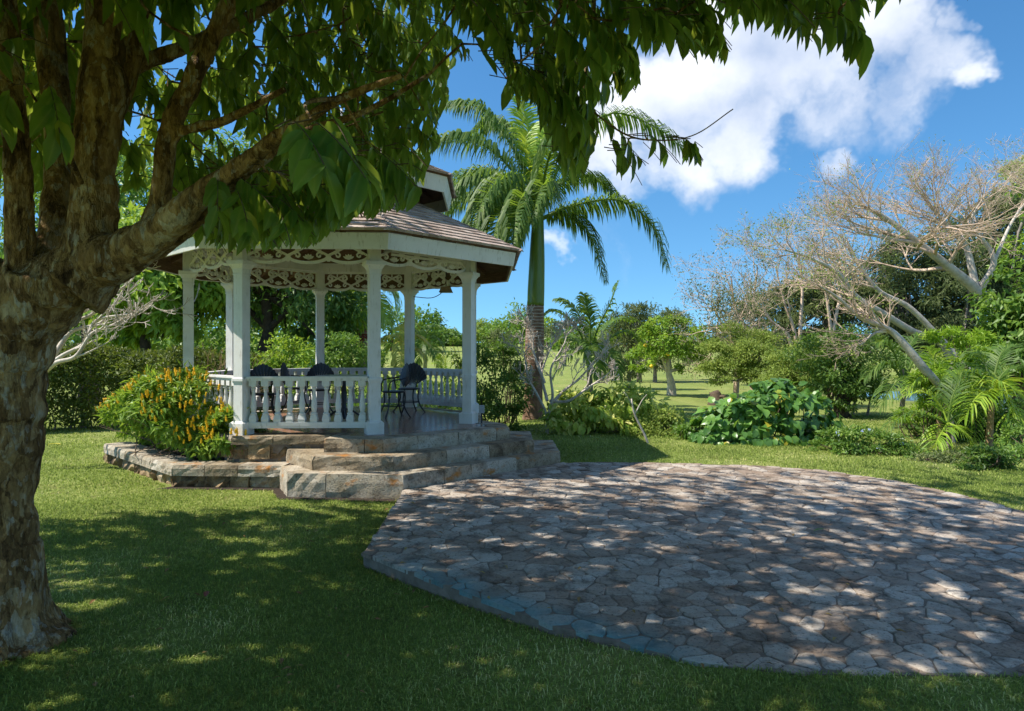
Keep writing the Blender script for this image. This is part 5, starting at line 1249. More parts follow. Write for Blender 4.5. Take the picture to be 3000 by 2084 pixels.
# cluster of feather palms and bright foliage at right
small_palm('feather_palm', 'young palm with one broad yellow green frond reaching left across the lawn', 2131, 12.6, (2128, 950), [[(2090, 935, -.1), (2040, 925, -.2), (1985, 965, -.3)], [(2150, 930, 0), (2180, 910, -.1), (2190, 985, -.1)], [(2110, 910, .2), (2070, 880, .3), (2010, 895, .4)], [(2135, 900, 0), (2150, 860, .1), (2160, 820, .1)], [(2120, 960, -.3), (2105, 985, -.5), (2095, 1010, -.5)], [(2150, 960, -.2), (2175, 985, -.3), (2185, 1020, -.3)]],
    .46, ['palm_bright', 'palm_leaf'], 86, .045, 'grey_bark', .030, .30, 25, None, False, None, 52)
small_palm('feather_palm', 'feather palm with orange brown trunk at the right edge', 2218, 12.9, (2226, 900), [[(2205, 850, 0), (2170, 835, 0), (2130, 860, 0)], [(2250, 840, 0), (2290, 825, 0), (2330, 860, 0)], [(2235, 830, .2), (2250, 790, .3), (2275, 775, .3)], [(2210, 880, -.3), (2185, 900, -.5), (2165, 940, -.5)], [(2250, 880, -.3), (2270, 910, -.4), (2275, 950, -.5)], [(2215, 830, .3), (2200, 800, .4), (2180, 795, .5)], [(2240, 860, -.4), (2270, 870, -.6), (2300, 900, -.7)]],
    .6, ['palm_bright', 'palm_leaf'], 87, .06, 'orange_bark', .034, .42, 28)
small_palm('feather_palm', 'dark feather palm behind the bright clump left of the cut trunk', 2020, 16.5, (2030, 860), [[(2000, 820, 0), (1970, 820, 0), (1940, 850, 0)], [(2010, 800, 0), (1990, 770, 0), (1965, 770, 0)], [(2050, 810, 0), (2075, 800, 0), (2095, 830, 0)], [(2020, 850, -.4), (1995, 880, -.6), (1975, 915, -.6)], [(2040, 850, -.3), (2060, 880, -.5), (2070, 920, -.5)], [(2035, 800, .3), (2045, 770, .4), (2060, 750, .4)]], .65, 'palm_leaf', 88, .06, 'grey_bark', .036, .5, 30)
small_palm('feather_palm', 'slim palm with a brown stem in the middle of the right hand clump', 2110, 13.6, (2105, 880), [[(2085, 850, 0), (2060, 850, 0), (2035, 880, 0)], [(2125, 845, 0), (2150, 840, 0), (2170, 870, 0)], [(2100, 840, .2), (2095, 805, .3), (2085, 780, .3)], [(2115, 870, -.3), (2125, 900, -.5), (2130, 935, -.5)]], .5, ['palm_leaf', 'palm_bright'], 89, .05, 'orange_bark', .034, .42, 26)
# ------------------------------------------------------------------ beds of shrubs along the lawn at right
bush('variegated_shrub', 'wide yellow green variegated shrub behind the bare frangipani', 'shrub', 1375, 14.4, [(1310, 925, 0, .75, .6, .46), (1390, 915, .1, .80, .6, .50), (1455, 930, .2, .62, .5, .46), (1268, 950, -.1, .45, .4, .32), (1370, 965, -.3, 1.0, .5, .26)], 2600, 'leaf_varieg', 111, .20, .09, LEAFMID, 110, .16, .4, None, 16, .6, 'brown_bark', 300, LEAFBIG)
bush('green_shrub', 'small leaved olive shrub right of the variegated one', 'shrub', 1490, 14, [(1480, 950, 0, .45, .4, .32), (1440, 970, -.2, .5, .4, .25), (1520, 975, 0, .3, .3, .2), (1470, 985, -.3, .6, .4, .18)], 2200, 'leaf_olive', 112, .08, .03, LEAF4, 50)
bush('big_leaf_shrub', 'large glossy heart leaved shrub at the lawn edge right of centre', 'shrub', 1720, 13.0, [(1720, 922, 0, .80, .6, .52), (1660, 945, -.1, .65, .5, .46), (1790, 935, 0, .62, .5, .50), (1600, 965, 0, .55, .4, .26), (1845, 970, .1, .40, .4, .30), (1720, 975, -.3, 1.1, .4, .26), (1735, 882, .3, .45, .4, .26), (1640, 985, -.3, .6, .3, .15), (1800, 990, -.3, .6, .3, .15)], 2300, 'leaf_glossy', 113, .18, .135, HEART, 120, .14, .5, None, 18, .7, 'brown_bark', 300, HEART, .9)
bush('green_shrub', 'small leafy undergrowth left of the big leaved shrub', 'shrub', 1570, 13.2, [(1560, 970, 0, .40, .4, .16), (1610, 985, -.2, .5, .3, .12)], 1100, 'leaf_mid', 114, .08, .035)
def blue_flowers(root, bl, n, seed):
    rng = np.random.default_rng(seed)
    for k in range(n):
        c, r = bl[rng.integers(len(bl))]; u = unit(rng, 1)[0]; u[2] = abs(u[2]); u[1] = -abs(u[1]); p = np.array(c) + u * np.array(r) * 1.02
        O = p + rng.normal(size=(9, 3)) * .018; l = np.full(9, .026); V, F, v = scatter(LEAF4, O, unit(rng, 9), unit(rng, 9), l, l * .9, rng.random(9)); np_obj('flower_head', V, F, v, M['flower_blue'], root)
r_ = bush('flowering_shrub', 'low spreading shrub dotted with pale blue flowers at the lawn edge', 'shrub', 1960, 11.4, [(1900, 985, .2, .45, .4, .20), (1960, 1000, .1, .55, .4, .24), (2030, 1020, 0, .35, .4, .17), (1890, 1005, .2, .5, .4, .15)], 3600, 'leaf_mid', 115, .08, .035, LEAF4, 70, .16)
blue_flowers(r_, [(P(1940, 995, 11.4), (.6, .4, .24)), (P(2010, 1010, 11.4), (.3, .3, .2))], 7, 5)
bush('green_shrub', 'thin low grey green shrub between the blue flowers and the rounded bush', 'shrub', 2105, 10.7, [(2090, 1040, 0, .30, .3, .12), (2130, 1035, .1, .32, .3, .16), (2070, 1045, 0, .3, .3, .1)], 1500, 'leaf_grey', 116, .065, .028)
bush('green_shrub', 'small rounded dark leaved bush at the right end of the bed', 'shrub', 2218, 10.0, [(2215, 1035, 0, .32, .32, .20), (2185, 1055, 0, .25, .25, .13), (2250, 1050, 0, .28, .25, .15)], 2200, 'leaf_dark', 117, .07, .035, LEAF4, 50, .18)
bush('green_shrub', 'bright shrub at the far right edge of the bed', 'shrub', 2320, 10.8, [(2310, 1030, 0, .4, .4, .18), (2290, 985, .6, .3, .3, .2)], 1300, 'leaf_mid', 118, .08, .035)
def dead_sapling():
    b = base_at(1455, 12.6); t = thing('dead_sapling', 'thin bare stem leaning left in front of the variegated shrub', 'sapling', tuple(b)); m = MB()
    m.tube(bez([b - np.array([0, 0, .03]), P(1446, 975, 12.6), P(1424, 930, 12.6), P(1417, 895, 12.6)], 12), np.linspace(.026, .014, 12), 7)
    m.tube(bez([P(1424, 932, 12.6), P(1440, 900, 12.7), P(1452, 885, 12.7)], 7), np.linspace(.012, .005, 7), 5); m.tube(bez([P(1420, 912, 12.6), P(1408, 890, 12.5), P(1400, 880, 12.5)], 7), np.linspace(.010, .004, 7), 5)
    m.build('trunk', M['pale_bark'], t, True)
dead_sapling()
bush('bright_shrub', 'lime green feathery topped shrub tree in the right hand palm clump', 'shrub', 2150, 14.6, [(2145, 760, 0, .62, .5, .22), (2190, 790, .2, .5, .5, .35), (2165, 840, 0, .6, .5, .45), (2150, 905, 0, .6, .5, .5), (2200, 880, .2, .6, .5, .6)], 6000, 'leaf_lime', 121, .12, .035, LEAF4, 90, .15, .2, None, 10)
bush('bright_shrub', 'lime green fern leaved bush in front of the cut leaning trunk', 'shrub', 2095, 13.8, [(2090, 850, 0, .32, .3, .28), (2110, 890, 0, .36, .3, .3), (2070, 870, 0, .22, .2, .2), (2040, 935, .4, .42, .3, .2)], 2600, 'leaf_lime', 122, .11, .035, LEAF4, 50, .16, .2)
bush('dark_shrub', 'dark leafy undergrowth at the foot of the right hand palms', 'shrub', 2180, 13.8, [(2170, 940, 0, .7, .5, .5), (2235, 950, 0, .6, .5, .6), (2130, 965, .2, .6, .4, .4), (2200, 1000, .1, .8, .4, .2)], 4200, 'leaf_dark', 123, .13, .05, LEAF4, 70)
tree('vine_covered_tree', 'vine covered tree with big yellow green leaves at the right edge', 'tree', 2290, 16.2, [(2285, 770, 0, 1.0, .8, .9), (2310, 690, 0, 1.0, .9, .9), (2250, 830, .2, .9, .8, .7), (2330, 800, 0, 1.2, .9, 1.2), (2275, 700, -.2, .35, .4, .55)], 4200, 'leaf_mid', 124, [(2290, 860), (2300, 780), (2310, 700)], .18, 'brown_bark', .24, .11, LEAFMID, 90, .18, .7)
# ------------------------------------------------------------------ trees on the lawn beyond
rt = tree('fruit_tree', 'round bright green fruit tree with a pale forked trunk on the far lawn', 'tree', 1507, 27, [(1500, 780, 0, 1.15, 1.0, .75), (1455, 800, 0, .7, .7, .55), (1550, 770, 0, .8, .8, .7), (1500, 740, .2, .9, .8, .55), (1560, 820, .2, .6, .6, .5), (1470, 760, 0, .7, .6, .6), (1430, 820, .3, .35, .4, .3)], 6500, 'leaf_bright', 131, [(1506, 860), (1500, 835), (1497, 800)], .16, 'pale_bark', .17, .075, LEAF4, 100, .17)
def fruits():
    rng = np.random.default_rng(3); m = MB(); m.lathe([(.001, -.075), (.055, -.05), (.078, 0), (.055, .05), (.001, .075)], 10); me = m.mesh('fruit', None, True); me.materials.append(M['fruit'])
    b = np.array(rt.location)
    for x, y in ((1448, 775), (1462, 822), (1500, 795)): shared('fruit', me, rt, Matrix.Translation(Vector(P(x, y, 26.0) - b)))
fruits()
tree('slender_tree', 'thin leaved grey green tree behind the small palm', 'tree', 1410, 31, [(1410, 745, 0, .8, .8, .9), (1425, 705, 0, .55, .6, .5), (1400, 790, 0, .8, .7, .7), (1385, 730, .3, .6, .6, .6), (1425, 830, 0, .7, .6, .5), (1390, 840, .4, .8, .6, .5)], 4600, 'leaf_grey', 132, [(1413, 840), (1420, 790), (1415, 740)], .09, 'grey_bark', .22, .04, LEAF4, 60, .22)
small_palm('fan_palm', 'fan palm top poking above the trees right of the small palm', 1435, 36, (1428, 712), [[(1418, 700, 0), (1408, 705, 0)], [(1425, 698, 0), (1420, 685, 0)], [(1435, 698, 0), (1442, 690, 0)], [(1440, 708, 0), (1450, 715, 0)], [(1428, 715, -.3), (1422, 735, -.5)]], .55, 'leaf_grey', 133, .12, 'grey_bark', .08, .4, 18, 'fan palms on the skyline')
small_palm('fan_palm', 'fan palm top standing above the round fruit tree', 1502, 38, (1500, 718), [[(1490, 705, 0), (1480, 712, 0)], [(1497, 702, 0), (1494, 692, 0)], [(1506, 703, 0), (1514, 697, 0)], [(1510, 714, 0), (1522, 722, 0)], [(1500, 722, -.3), (1496, 738, -.5)]], .55, 'leaf_grey', 134, .12, 'grey_bark', .08, .4, 18, 'fan palms on the skyline')
tree('slender_tree', 'thin grey green tree behind the round fruit tree', 'tree', 1470, 36, [(1475, 735, 0, 1.0, .8, .9), (1450, 770, 0, 1.0, .8, 1.0), (1520, 740, 0, 1.0, .8, .8), (1450, 810, .3, 1.3, .9, .9), (1510, 800, .3, 1.2, .9, .9)], 5200, 'leaf_grey', 135, [(1470, 840), (1470, 780), (1472, 740)], .1, 'grey_bark', .24, .05, LEAF4, 60, .22)
tree('olive_tree', 'broad low olive green tree right of the round fruit tree', 'tree', 1690, 24, [(1690, 810, 0, 1.2, 1.1, .7), (1640, 830, 0, .9, .9, .6), (1610, 800, .3, .7, .7, .6), (1720, 840, 0, 1.0, .9, .6), (1660, 770, .4, 1.2, 1, .7), (1590, 840, .3, .6, .6, .5), (1700, 790, 0, 1.0, .9, .6), (1650, 850, -.3, .9, .7, .4)], 16000, 'leaf_olive', 136, [(1700, 880), (1690, 840)], .13, 'grey_bark', .11, .045, LEAF4, 120, .17)
tree('olive_tree', 'round topped olive green tree in front of the bare branches', 'tree', 1800, 22, [(1800, 830, 0, 1.15, 1, .65), (1840, 850, 0, .8, .8, .55), (1760, 855, 0, .9, .8, .5), (1820, 800, .2, .9, .8, .45), (1790, 870, -.2, .9, .6, .3)], 14000, 'leaf_olive', 137, [(1806, 910), (1802, 860)], .11, 'grey_bark', .11, .045, LEAF4, 110, .17)
tree('dark_tree', 'dark heavy tree with thick stems in the middle of the right hand group', 'tree', 1890, 18.5, [(1890, 850, 0, .95, .8, .6), (1930, 870, 0, .6, .6, .6), (1860, 800, .4, 1.1, .9, .7), (1930, 800, .6, .9, .9, .8), (1900, 900, 0, .6, .5, .35)], 7500, 'leaf_dark', 138, [(1888, 930), (1892, 870)], .20, 'dark_bark', .13, .05, LEAF4, 100, .18)
for i, (x, top) in enumerate(((1862, 870), (1912, 880), (1945, 890))):
    b = base_at(x, 19.0); t = thing('slim_tree', ['slim stem left of the dark tree trunk', 'slim stem just right of the dark tree trunk', 'slim leaning stem farther right of the dark tree'][i], 'tree', tuple(b)); trunk_tube(t, [b - np.array([0, 0, .05]), P(x + 3, (960 + top) / 2, 19.0), P(x + 10, top, 19.0)], [.05, .04, .03], M['grey_bark'], 8)
    crown('crown', t, [(P(x + 12, top - 20, 19.0), (.5, .5, .4))], 700, M['leaf_dark'], np.random.default_rng(300 + i), .13, .05)
def stump():
    rng = np.random.default_rng(19); b = base_at(1606, 22.5); t = thing('tree_stump', 'brown upturned stump on the far lawn left of the big leaved shrub', 'stump', tuple(b)); m = MB()
    m.tube(bez([b - np.array([0, 0, .05]), b + np.array([.02, 0, .25]), b + np.array([-.05, 0, .45])], 8), np.array([.30, .27, .24, .22, .2, .19, .17, .15]), 12)
    for k in range(9): u = unit(rng, 1)[0]; u[2] = abs(u[2]) * .8; m.tube(bez([b + np.array([0, 0, .2]), b + u * .22 + np.array([0, 0, .2]), b + u * .45 + np.array([0, 0, .1])], 6), np.linspace(.07, .02, 6), 6)
    m.build('trunk', M['brown_bark'], t, True)
stump()
# leaning bare trees
def leaning_tree(label, limbs, seed, mat='pale_bark', lev=4, L0=1.0, flat=.6, leaves=0):
    rng = np.random.default_rng(seed); x, y, Y0, w = limbs[0][0]; b = base_at(x, Y0); root = thing('bare_tree', label, 'tree', tuple(b), 'bare spreading trees'); m = MB(); out = []
    for limb in limbs:
        pts = [P(x, y, d) for x, y, d, w in limb]; rad = [w * d / FPX / 2 for x, y, d, w in limb]; c = bez(pts, 7 * len(limb)); r = np.interp(np.linspace(0, 1, len(c)), np.linspace(0, 1, len(rad)), rad); m.tube(c, r, 9)
        k = len(c)
        for i in range(int(k * .55), k):
            if rng.random() < .5 or i == k - 1:
                d = c[i] - c[max(i - 2, 0)]; d = norm(d + rng.normal(size=3) * .55 * np.linalg.norm(d)); grow(c[i], d * np.array([1, 1, .8]) + np.array([-.12, 0, .15]), L0 * rng.uniform(.6, 1.1) * (.55 + .45 * (1 - i / k) + .2), r[i] * .62, lev, rng, out, .46, .05, .74, (2, 3), .09, flat, .0028)
    m.build('trunk', M[mat], root, True); seg_obj('branches', out, M['twig_bark'], root, 3, 'stuff')
    if leaves:
        e = np.array([o[1] for o in out if o[3] < .008]); k = rng.integers(0, len(e), leaves); O = e[k] + rng.normal(size=(leaves, 3)) * .08; l = rng.uniform(.03, .07, leaves)
        V, F, v = scatter(LEAF4, O, unit(rng, leaves), unit(rng, leaves), l, l * .6, rng.random(leaves)); np_obj('foliage', V, F, v, M['leaf_olive'], root, kind='stuff')
    return root
leaning_tree('bare pale tree leaning left with its cut trunk end above the palms', [[(2138, 1000, 13.4, 12), (2130, 930, 13.4, 13), (2108, 868, 13.4, 16), (2072, 826, 13.3, 19), (2028, 772, 13.3, 17), (1992, 738, 13.3, 13), (1930, 712, 13.2, 9), (1880, 668, 13.1, 6), (1835, 640, 13.0, 4)], [(1988, 742, 13.3, 10), (1960, 750, 13.2, 6), (1930, 775, 13.1, 3.5)]], 201, lev=3, L0=.62, leaves=500)
leaning_tree('bare pale tree with a long straight limb rising left from the bright shrub', [[(2150, 850, 18.5, 20), (2115, 770, 18.5, 17), (2050, 745, 18.4, 16), (1985, 705, 18.2, 14), (1920, 665, 18.0, 12), (1880, 612, 17.8, 9), (1820, 580, 17.6, 6), (1760, 560, 17.4, 4)]], 202, lev=4, L0=.9, leaves=2000)
leaning_tree('large bare grey tree spreading flat branches across the top right sky', [[(2300, 880, 19, 34), (2275, 780, 19, 30), (2242, 712, 19, 26), (2195, 655, 19, 24), (2130, 600, 18.8, 19), (2060, 545, 18.6, 15), (1985, 488, 18.4, 11), (1920, 455, 18.2, 6)], [(2192, 655, 19, 16), (2180, 600, 19.1, 15), (2165, 550, 19.2, 12), (2120, 500, 19.2, 8), (2090, 460, 19, 5)],
    [(2196, 652, 19, 16), (2228, 600, 18.8, 13), (2222, 560, 18.8, 10), (2180, 500, 18.8, 7), (2215, 430, 18.8, 4)], [(2230, 590, 18.8, 8), (2270, 500, 19.2, 6), (2320, 430, 19.6, 4)], [(2060, 545, 18.6, 9), (1990, 535, 18.4, 6), (1920, 520, 18.2, 4)]], 203, lev=4, L0=1.05, leaves=2500)
leaning_tree('thin pale bare tree crossing behind the leaning limbs', [[(2190, 850, 22, 16), (2110, 760, 22, 13), (2040, 690, 22, 12), (1975, 655, 22, 10), (1935, 605, 22, 8), (1900, 540, 22, 5)]], 204, lev=3, L0=1.2, leaves=900)
# grey twiggy trees on the slope
def twiggy(label, px, Y, forks, seed, L0, lev=4, leaves=900, mat='leaf_grey'):
    rng = np.random.default_rng(seed); b = base_at(px, Y); root = thing('twiggy_tree', label, 'tree', tuple(b), 'grey twiggy trees'); out = []
    for limb in forks:
        c = bez([b] + [P(x, y, Y + d) for x, y, d in limb], 6 * len(limb)); r = np.linspace(.12, .03, len(c)); out += [(c[i], c[i + 1], r[i], r[i + 1]) for i in range(len(c) - 1)]
        for i in range(len(c) // 2, len(c), 2):
            grow(c[i], c[i] - c[i - 2] + rng.normal(size=3) * .3, L0 * rng.uniform(.6, 1), r[i] * .6, lev - 1, rng, out, .6, .1, .76, (2, 3), .15, .2, .006)
    seg_obj('trunk', out, M['twig_bark'], root, 3)
    e = np.array([o[1] for o in out]); k = rng.integers(0, len(e), leaves); O = e[k] + rng.normal(size=(leaves, 3)) * .16; l = rng.uniform(.06, .13, leaves); V, F, v = scatter(LEAF4, O, unit(rng, leaves), unit(rng, leaves), l, l * .45, rng.random(leaves)); np_obj('crown', V, F, v, M[mat], root)
twiggy('grey twiggy tree at the left end of the bare group against the sky', 1690, 29, [[(1680, 760, 0), (1650, 690, 0), (1640, 620, 0)], [(1690, 750, .3), (1690, 680, .5), (1700, 600, .5)], [(1660, 780, 0), (1620, 730, 0), (1600, 680, 0)]], 211, 1.25)
twiggy('grey brown twiggy tree in the middle of the bare group', 1790, 28, [[(1785, 760, 0), (1760, 680, 0), (1740, 600, 0)], [(1795, 740, 0), (1800, 640, .4), (1790, 560, .5)], [(1770, 760, 0), (1730, 720, 0), (1700, 660, 0)]], 212, 1.25)
twiggy('tall brownish twiggy tree behind the long leaning limb', 1870, 27, [[(1865, 760, 0), (1850, 640, 0), (1830, 545, 0)], [(1870, 740, 0), (1890, 640, .4), (1880, 560, .5)]], 213, 1.2)
twiggy('low brushy twig mass above the olive trees', 1650, 25.5, [[(1650, 800, 0), (1620, 760, 0), (1590, 730, 0)], [(1660, 790, 0), (1680, 750, .4), (1700, 720, .5)], [(1650, 800, 0), (1640, 750, 0), (1620, 710, 0)]], 214, 1.0, 4, 4200)
# wispy dark trees behind
def wispy(label, px, Y, blobs, n, seed, trunk, mat='leaf_grey'):
    return tree('she_oak_tree', label, 'tree', px, Y, blobs, n, mat, seed, trunk, .2, 'grey_bark', 0.34, .045, LEAF4, 150, .13, .45, 'wispy dark trees behind the bare branches', .25, 14, .2)
wispy('wispy dark green tree behind the fork of the big bare tree', 2180, 31, [(2180, 600, 0, 2.4, 1.8, 2.4), (2130, 680, .4, 2.2, 1.6, 1.6), (2220, 700, .4, 2.0, 1.6, 1.6), (2160, 770, 0, 2.4, 1.5, 1.3)], 15000, 221, [(2180, 800), (2175, 700), (2180, 580)])
wispy('wispy dark green tree rising at the top right corner', 2290, 30, [(2280, 520, 0, 1.7, 1.6, 2.2), (2260, 620, .4, 1.6, 1.4, 1.6), (2310, 680, .3, 1.8, 1.4, 1.8), (2300, 450, .2, 1.2, 1.2, 1.2)], 12000, 222, [(2290, 780), (2285, 650), (2285, 500)])
wispy('wispy dark green tree behind the long straight leaning limb', 2030, 32, [(2030, 640, 0, 2.3, 1.6, 1.9), (1970, 700, .3, 2.0, 1.5, 1.5), (2080, 720, .3, 2.0, 1.5, 1.4), (2010, 780, 0, 2.5, 1.5, 1.2), (2000, 570, 0, 1.2, 1.2, 1.0)], 15000, 223, [(2030, 800), (2025, 700), (2030, 620)])
wispy('wispy dark green tree lowest in the group behind the twiggy trees', 1860, 33, [(1850, 670, 0, 2.2, 1.5, 1.5), (1780, 700, .3, 2.2, 1.5, 1.3), (1920, 710, 0, 2.2, 1.5, 1.5), (1720, 730, .3, 2.0, 1.4, 1.3), (1660, 770, .3, 1.8, 1.3, 1.0), (1800, 780, 0, 2.6, 1.3, .9)], 19000, 224, [(1860, 820), (1855, 740), (1855, 690)])
tree('leafy_tree', 'bright leafed tree top at the upper right corner', 'tree', 2330, 24, [(2300, 410, 0, .9, .8, .55), (2330, 380, 0, .9, .8, .5), (2270, 390, .3, .35, .4, .25), (2290, 560, .2, .7, .6, .5), (2262, 600, 0, .45, .4, .35), (2300, 500, 0, .4, .4, .4)], 2600, 'leaf_bright', 225, [(2340, 700), (2335, 550), (2325, 420)], .14, 'grey_bark', .16, .07, LEAF4, 60, .2)
# rounded trees along the far rise
for i, (x, y, Y, r, h, mt, lab) in enumerate([(1140, 745, 95, 3.2, 2.4, 'leaf_mid', 'round green tree on the far rise left of the palm trunk'), (1175, 738, 90, 3.0, 2.6, 'leaf_mid', 'tallest green tree on the far rise beside the palm trunk'), (1215, 752, 88, 2.4, 1.9, 'leaf_bright', 'small green tree on the far rise right of the palm trunk'),
        (1090, 748, 98, 1.8, 2.0, 'leaf_olive', 'brownish tree on the far rise beside the right column'), (982, 758, 105, 3.0, 1.7, 'leaf_mid', 'green tree on the far rise between the right columns'), (1006, 762, 104, 2.0, 1.5, 'leaf_dark', 'darker tree on the far rise beside the green one'), (940, 745, 80, 2.4, 2.8, 'leaf_mid', 'tall tree just right of the rear column'),
        (1250, 760, 84, 3.0, 1.8, 'leaf_grey', 'grey green tree on the far rise behind the small palm'), (1300, 765, 80, 3.4, 1.7, 'leaf_mid', 'low spreading tree on the far rise behind the small palm'), (1375, 770, 76, 3.6, 1.8, 'leaf_grey', 'dull green tree at the end of the far rise'), (880, 740, 84, 3.6, 3.2, 'leaf_mid', 'tall green tree left of the rear right column')]):
    b = base_at(x, Y); gzp = HY - (b[2] - EYE) / Y * FPX
    tree('far_tree', lab, 'tree', x, Y, [(x, y, 0, r, r, h), (x - r * 9, y + 8, 1, r * .75, r * .7, h * .75), (x + r * 9, y + 6, 1, r * .7, r * .7, h * .8), (x, y + 14, -.6, r * 1.1, r * .8, h * .6)], 1700, mt, 400 + i, [(x, min(y + 20, gzp - 2)), (x, y)], .22, 'brown_bark', .55, .28, LEAF4, 50, .2, .2, 'rounded trees on the far rise')
def far_scrub():
    rng = np.random.default_rng(92); n = 30000; x = rng.uniform(-60, -9, n); y = 34 + rng.uniform(0, 7, n) + .1 * np.abs(x); h = (4.6 + 1.2 * np.sin(x * .4) + .8 * np.sin(x * 1.1)) * rng.random(n) ** .65; O = np.c_[x, y, ground_z(x, y) + h]; l = rng.uniform(.28, .5, n)
    V, F, v = scatter(LEAF4, O, unit(rng, n), norm(unit(rng, n) * .7 + [0, -.5, .7]), l, l * .5, np.clip(rng.random(n) * .6 + .4 * (np.sin(x * .9) > .2), 0, 1)); o = np_obj('background_woods', V, F, v, M['leaf_mid'], kind='stuff'); tag(o, 'green woods closing the view behind the hedge at left', 'woods')
    rng = np.random.default_rng(91); n = 26000; x = rng.uniform(-190, 260, n); y = rng.uniform(120, 150, n) + np.abs(x) * .1; h = (2.2 + 1.6 * np.sin(x * .11) + 1.2 * np.sin(x * .31 + 1)) * rng.random(n) ** .6
    O = np.c_[x, y, ground_z(x, y) + h * .8]; l = rng.uniform(.5, 1.1, n); V, F, v = scatter(LEAF4, O, norm(unit(rng, n) + [0, -.3, 0]), norm(unit(rng, n) * .7 + [0, -.5, .7]), l, l * .6, rng.random(n)); o = np_obj('far_scrub', V, F, v, M['leaf_olive'], kind='stuff')
    tag(o, 'dry grey green scrub in a band along the far skyline', 'scrub')
    n = 15000; a = rng.uniform(0, 1, n); x = 28 + a * 40; y = 42 + rng.uniform(0, 10, n); h = (3.4 + 1.3 * np.sin(x * .5)) * rng.random(n) ** .7; O = np.c_[x, y, ground_z(x, y) + h]; l = rng.uniform(.25, .5, n); V, F, v = scatter(LEAF4, O, unit(rng, n), norm(unit(rng, n) * .7 + [0, -.5, .7]), l, l * .5, rng.random(n)); o = np_obj('undergrowth', V, F, v, M['leaf_dark'], kind='stuff')
    tag(o, 'dark undergrowth behind the right hand trees beyond the pond', 'undergrowth')
far_scrub()
# ------------------------------------------------------------------ small things
def build_small():
    # house behind the hedge
    b = base_at(345, 40); h = thing('white_house', 'low white house with a terracotta roof behind the hedge at left', 'house', tuple(b))
    x0, x1, y0, y1, z = b[0] - .6, b[0] + 2.6, 40, 44, b[2] - .65
    m = MB(); m.box((x0, y0, z), (x1, y1, z + 2.3)); m.build('wall', M['wall_white'], h)
    m = MB(); V = [(x0 - .4, y0 - .5, z + 2.25), (x1 + .4, y0 - .5, z + 2.25), (x1 + .4, y1 + .5, z + 2.25), (x0 - .4, y1 + .5, z + 2.25), (x0 + 1.2, 42, z + 2.95), (x1 - 1.2, 42, z + 2.95)]
    m.add(V, [np.array([(0, 1, 5, 4), (2, 3, 4, 5), (0, 3, 2, 1)]), np.array([(1, 2, 5), (3, 0, 4)])]); m.build('roof', M['tile_red'], h)
    for xx in (.3, 2.2):
        m = MB(); m.box((b[0] + xx * .8 - .5, y0 - .05, z + .9), (b[0] + xx * .8 + .5, y0 - .003, z + 1.8)); m.build('window', M['glass_dark'], h)
    # turquoise canvas beyond the rear railing
    c = P(690, 838, 19.5); c[2] = gz(c[0], c[1]); t = thing('canvas_shade', 'turquoise canvas sunshade beyond the rear railing', 'sunshade', tuple(c))
    m = MB(); zt = P(0, 806, 19.5)[2]; m.add([(c[0] - .28, c[1] - .3, zt - .42), (c[0] + .52, c[1] - .3, zt - .42), (c[0] + .52, c[1] + .4, zt - .42), (c[0] - .28, c[1] + .4, zt - .42), (c[0] + .05, c[1], zt), (c[0] + .36, c[1], zt)], [np.array([(0, 1, 5, 4), (2, 3, 4, 5), (0, 3, 2, 1)]), np.array([(1, 2, 5), (3, 0, 4)])]); m.build('canopy', M['canvas_teal'], t)
    m = MB(); m.tube([(c[0] + .15, c[1], c[2] - .05), (c[0] + .15, c[1], zt - .05)], .03, 8); m.build('pole', M['wall_white'], t)
    # white lamp behind the cut trunk
    q = P(2087, 817, 17.2); l = thing('white_box_lamp', 'small white box lamp mounted beside the cut trunk end', 'lamp', tuple(q)); m = MB(); m.box((q[0] - .09, q[1] - .06, q[2] - .05), (q[0] + .10, q[1] + .06, q[2] + .06)); m.build('housing', M['wall_white'], l)
    m = MB(); m.tube([(q[0] + .02, q[1] + .09, gz(q[0], q[1])), (q[0] + .02, q[1] + .09, q[2])], .03, 6); m.build('post', M['grey_bark'], l)
    # fallen leaves
    T, F = LEAFBIG
    for i, (x, y, z, s, mt, lab, rz) in enumerate([(*(P(137, 1004, 1)[:2] * 0), 0, .30, 'palm_yellow', 'fallen yellow leaf on the sunlit lawn left of the planter', 1.4), (0, 0, 0, .14, 'fruit_red', 'small brown fallen leaf on the shaded lawn', .3), (0, 0, 0, .16, 'leaf_mid', 'fallen green leaf lying on the patio stones', 2.0)]):
        px, py, hh = ((137, 1004, -.12), (460, 1355, -.12), (1852, 1190, 0))[i]; d = (EYE - hh) * FPX / (py - HY); p = P(px, py, d)
        VV = T * np.array([.3, 1, .6]) * s; me = mesh_np('fallen_leaf', VV, F, np.full(len(VV), .6)); me.materials.append(M[mt]); o = link(bpy.data.objects.new('fallen_leaf', me)); o.location = (p[0], p[1], hh + (.055 if i == 0 else .05 if i == 1 else .012)); o.rotation_euler = (.12, .1, rz); tag(o, lab, 'leaf')
build_small()
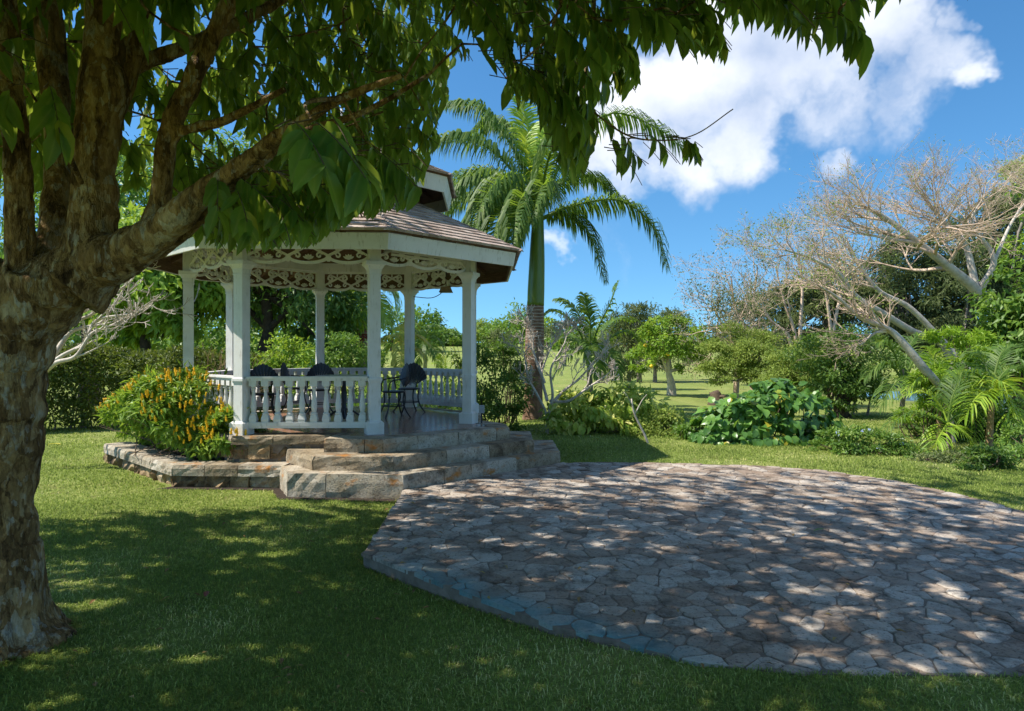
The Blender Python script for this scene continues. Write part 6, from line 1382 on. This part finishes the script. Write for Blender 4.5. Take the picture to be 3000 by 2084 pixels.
def leaf_litter():
    rng = np.random.default_rng(55); n = 260; y = rng.uniform(3.4, 9.5, n); x = np.clip(rng.normal(-1.0, 2.4, n), -4.5, 5.2); k = (np.abs(x) < .8 * y) & ~((x > -4.6) & (x < .6) & (y > 7.9)); x, y = x[k], y[k]; n = len(x)
    on = inside_convex(x, y, PATIO, 0); z = np.where(on, .012, ground_z(x, y) + .040); a = rng.uniform(0, 6.28, n); l = rng.uniform(.025, .075, n)
    V, F, v = scatter(LEAFMID, np.c_[x, y, z], np.c_[np.cos(a), np.sin(a), rng.normal(size=n) * .12], np.c_[rng.normal(size=(n, 2)) * .25, np.ones(n)], l, l * .42, rng.random(n))
    o = np_obj('leaf_litter', V, F, v, M['litter'], kind='stuff'); tag(o, 'scattered small dry brown leaves on lawn and paving', 'leaf litter')
leaf_litter()
# ------------------------------------------------------------------ grass blades on the lawn
def build_grass():
    rng = np.random.default_rng(99); Vs, Fs, vs, off = [], [], [], 0
    tb = P(30, 1440, 4.3)
    for (y0, y1, dens, h, w) in ((3.2, 4.6, 8000, .036, .0056), (4.6, 6.4, 5400, .037, .0066), (6.4, 9, 3000, .040, .0080), (9, 13, 1300, .046, .0105), (13, 19, 420, .048, .017)):
        area = (y1 - y0) * 2 * .79 * (y0 + y1) / 2; n = int(area * dens); y = rng.uniform(y0, y1, n); x = rng.uniform(-.79, .79, n) * y
        k = ~inside_convex(x, y, PATIO, -.012) & ~poly_in(x, y, STEP1 + [(.5, 14), (-5, 14), (-5.6, 12)]) & ~poly_in(x, y, FOOT) & ~((np.hypot(x - tb[0], y - tb[1]) < .24))
        k &= ~(poly_in(x, y, [(-6.87, 11.22), (-4.66, 9.12), (-2.5, 9.0), (-3, 12), (-6, 13)])) 
        # worn patches
        nz = np.array([mnoise.noise(Vector((a * .9, b_ * .9, 3.3))) for a, b_ in zip(x[k], y[k])]) if k.sum() < 2e5 else np.zeros(k.sum())
        x, y = x[k], y[k]; q = rng.random(len(x)) < np.clip(.95 + nz * 1.1, .25, 1); x, y, nz = x[q], y[q], nz[q]; n = len(x)
        z = ground_z(x, y); O = np.c_[x, y, z - .004]; a = rng.uniform(0, 2 * np.pi, n); lean = rng.uniform(.3, 1.6, n); H = h * rng.uniform(.55, 1.25, n)
        d = np.c_[np.cos(a), np.sin(a), np.zeros(n)]; s = np.c_[-np.sin(a), np.cos(a), np.zeros(n)] * (w * rng.uniform(.6, 1.2, n))[:, None] / 2
        m1 = O + np.c_[np.zeros((n, 2)), H * .6] + d * (H * lean * .30)[:, None]; tp = O + np.c_[np.zeros((n, 2)), H * np.maximum(1.08 - .42 * lean, .35)] + d * (H * lean * .95)[:, None]
        V = np.stack([O - s, O + s, m1 - s * .8, m1 + s * .8, tp], 1).reshape(-1, 3); o = off + np.arange(n)[:, None] * 5
        Fs.append((np.concatenate([o, o + 1, o + 3, o + 2], 1), np.concatenate([o + 2, o + 3, o + 4], 1))); Vs.append(V); vs.append(np.repeat(np.clip(rng.random(n) ** 1.3 * .85 - nz * .40 + .05, 0, 1), 5)); off += len(V)
    o = np_obj('grass', np.concatenate(Vs), [np.concatenate([f[0] for f in Fs]), np.concatenate([f[1] for f in Fs])], np.concatenate(vs), M['grass'], kind='stuff'); tag(o, 'short mown grass blades of the lawn', 'grass')
build_grass()
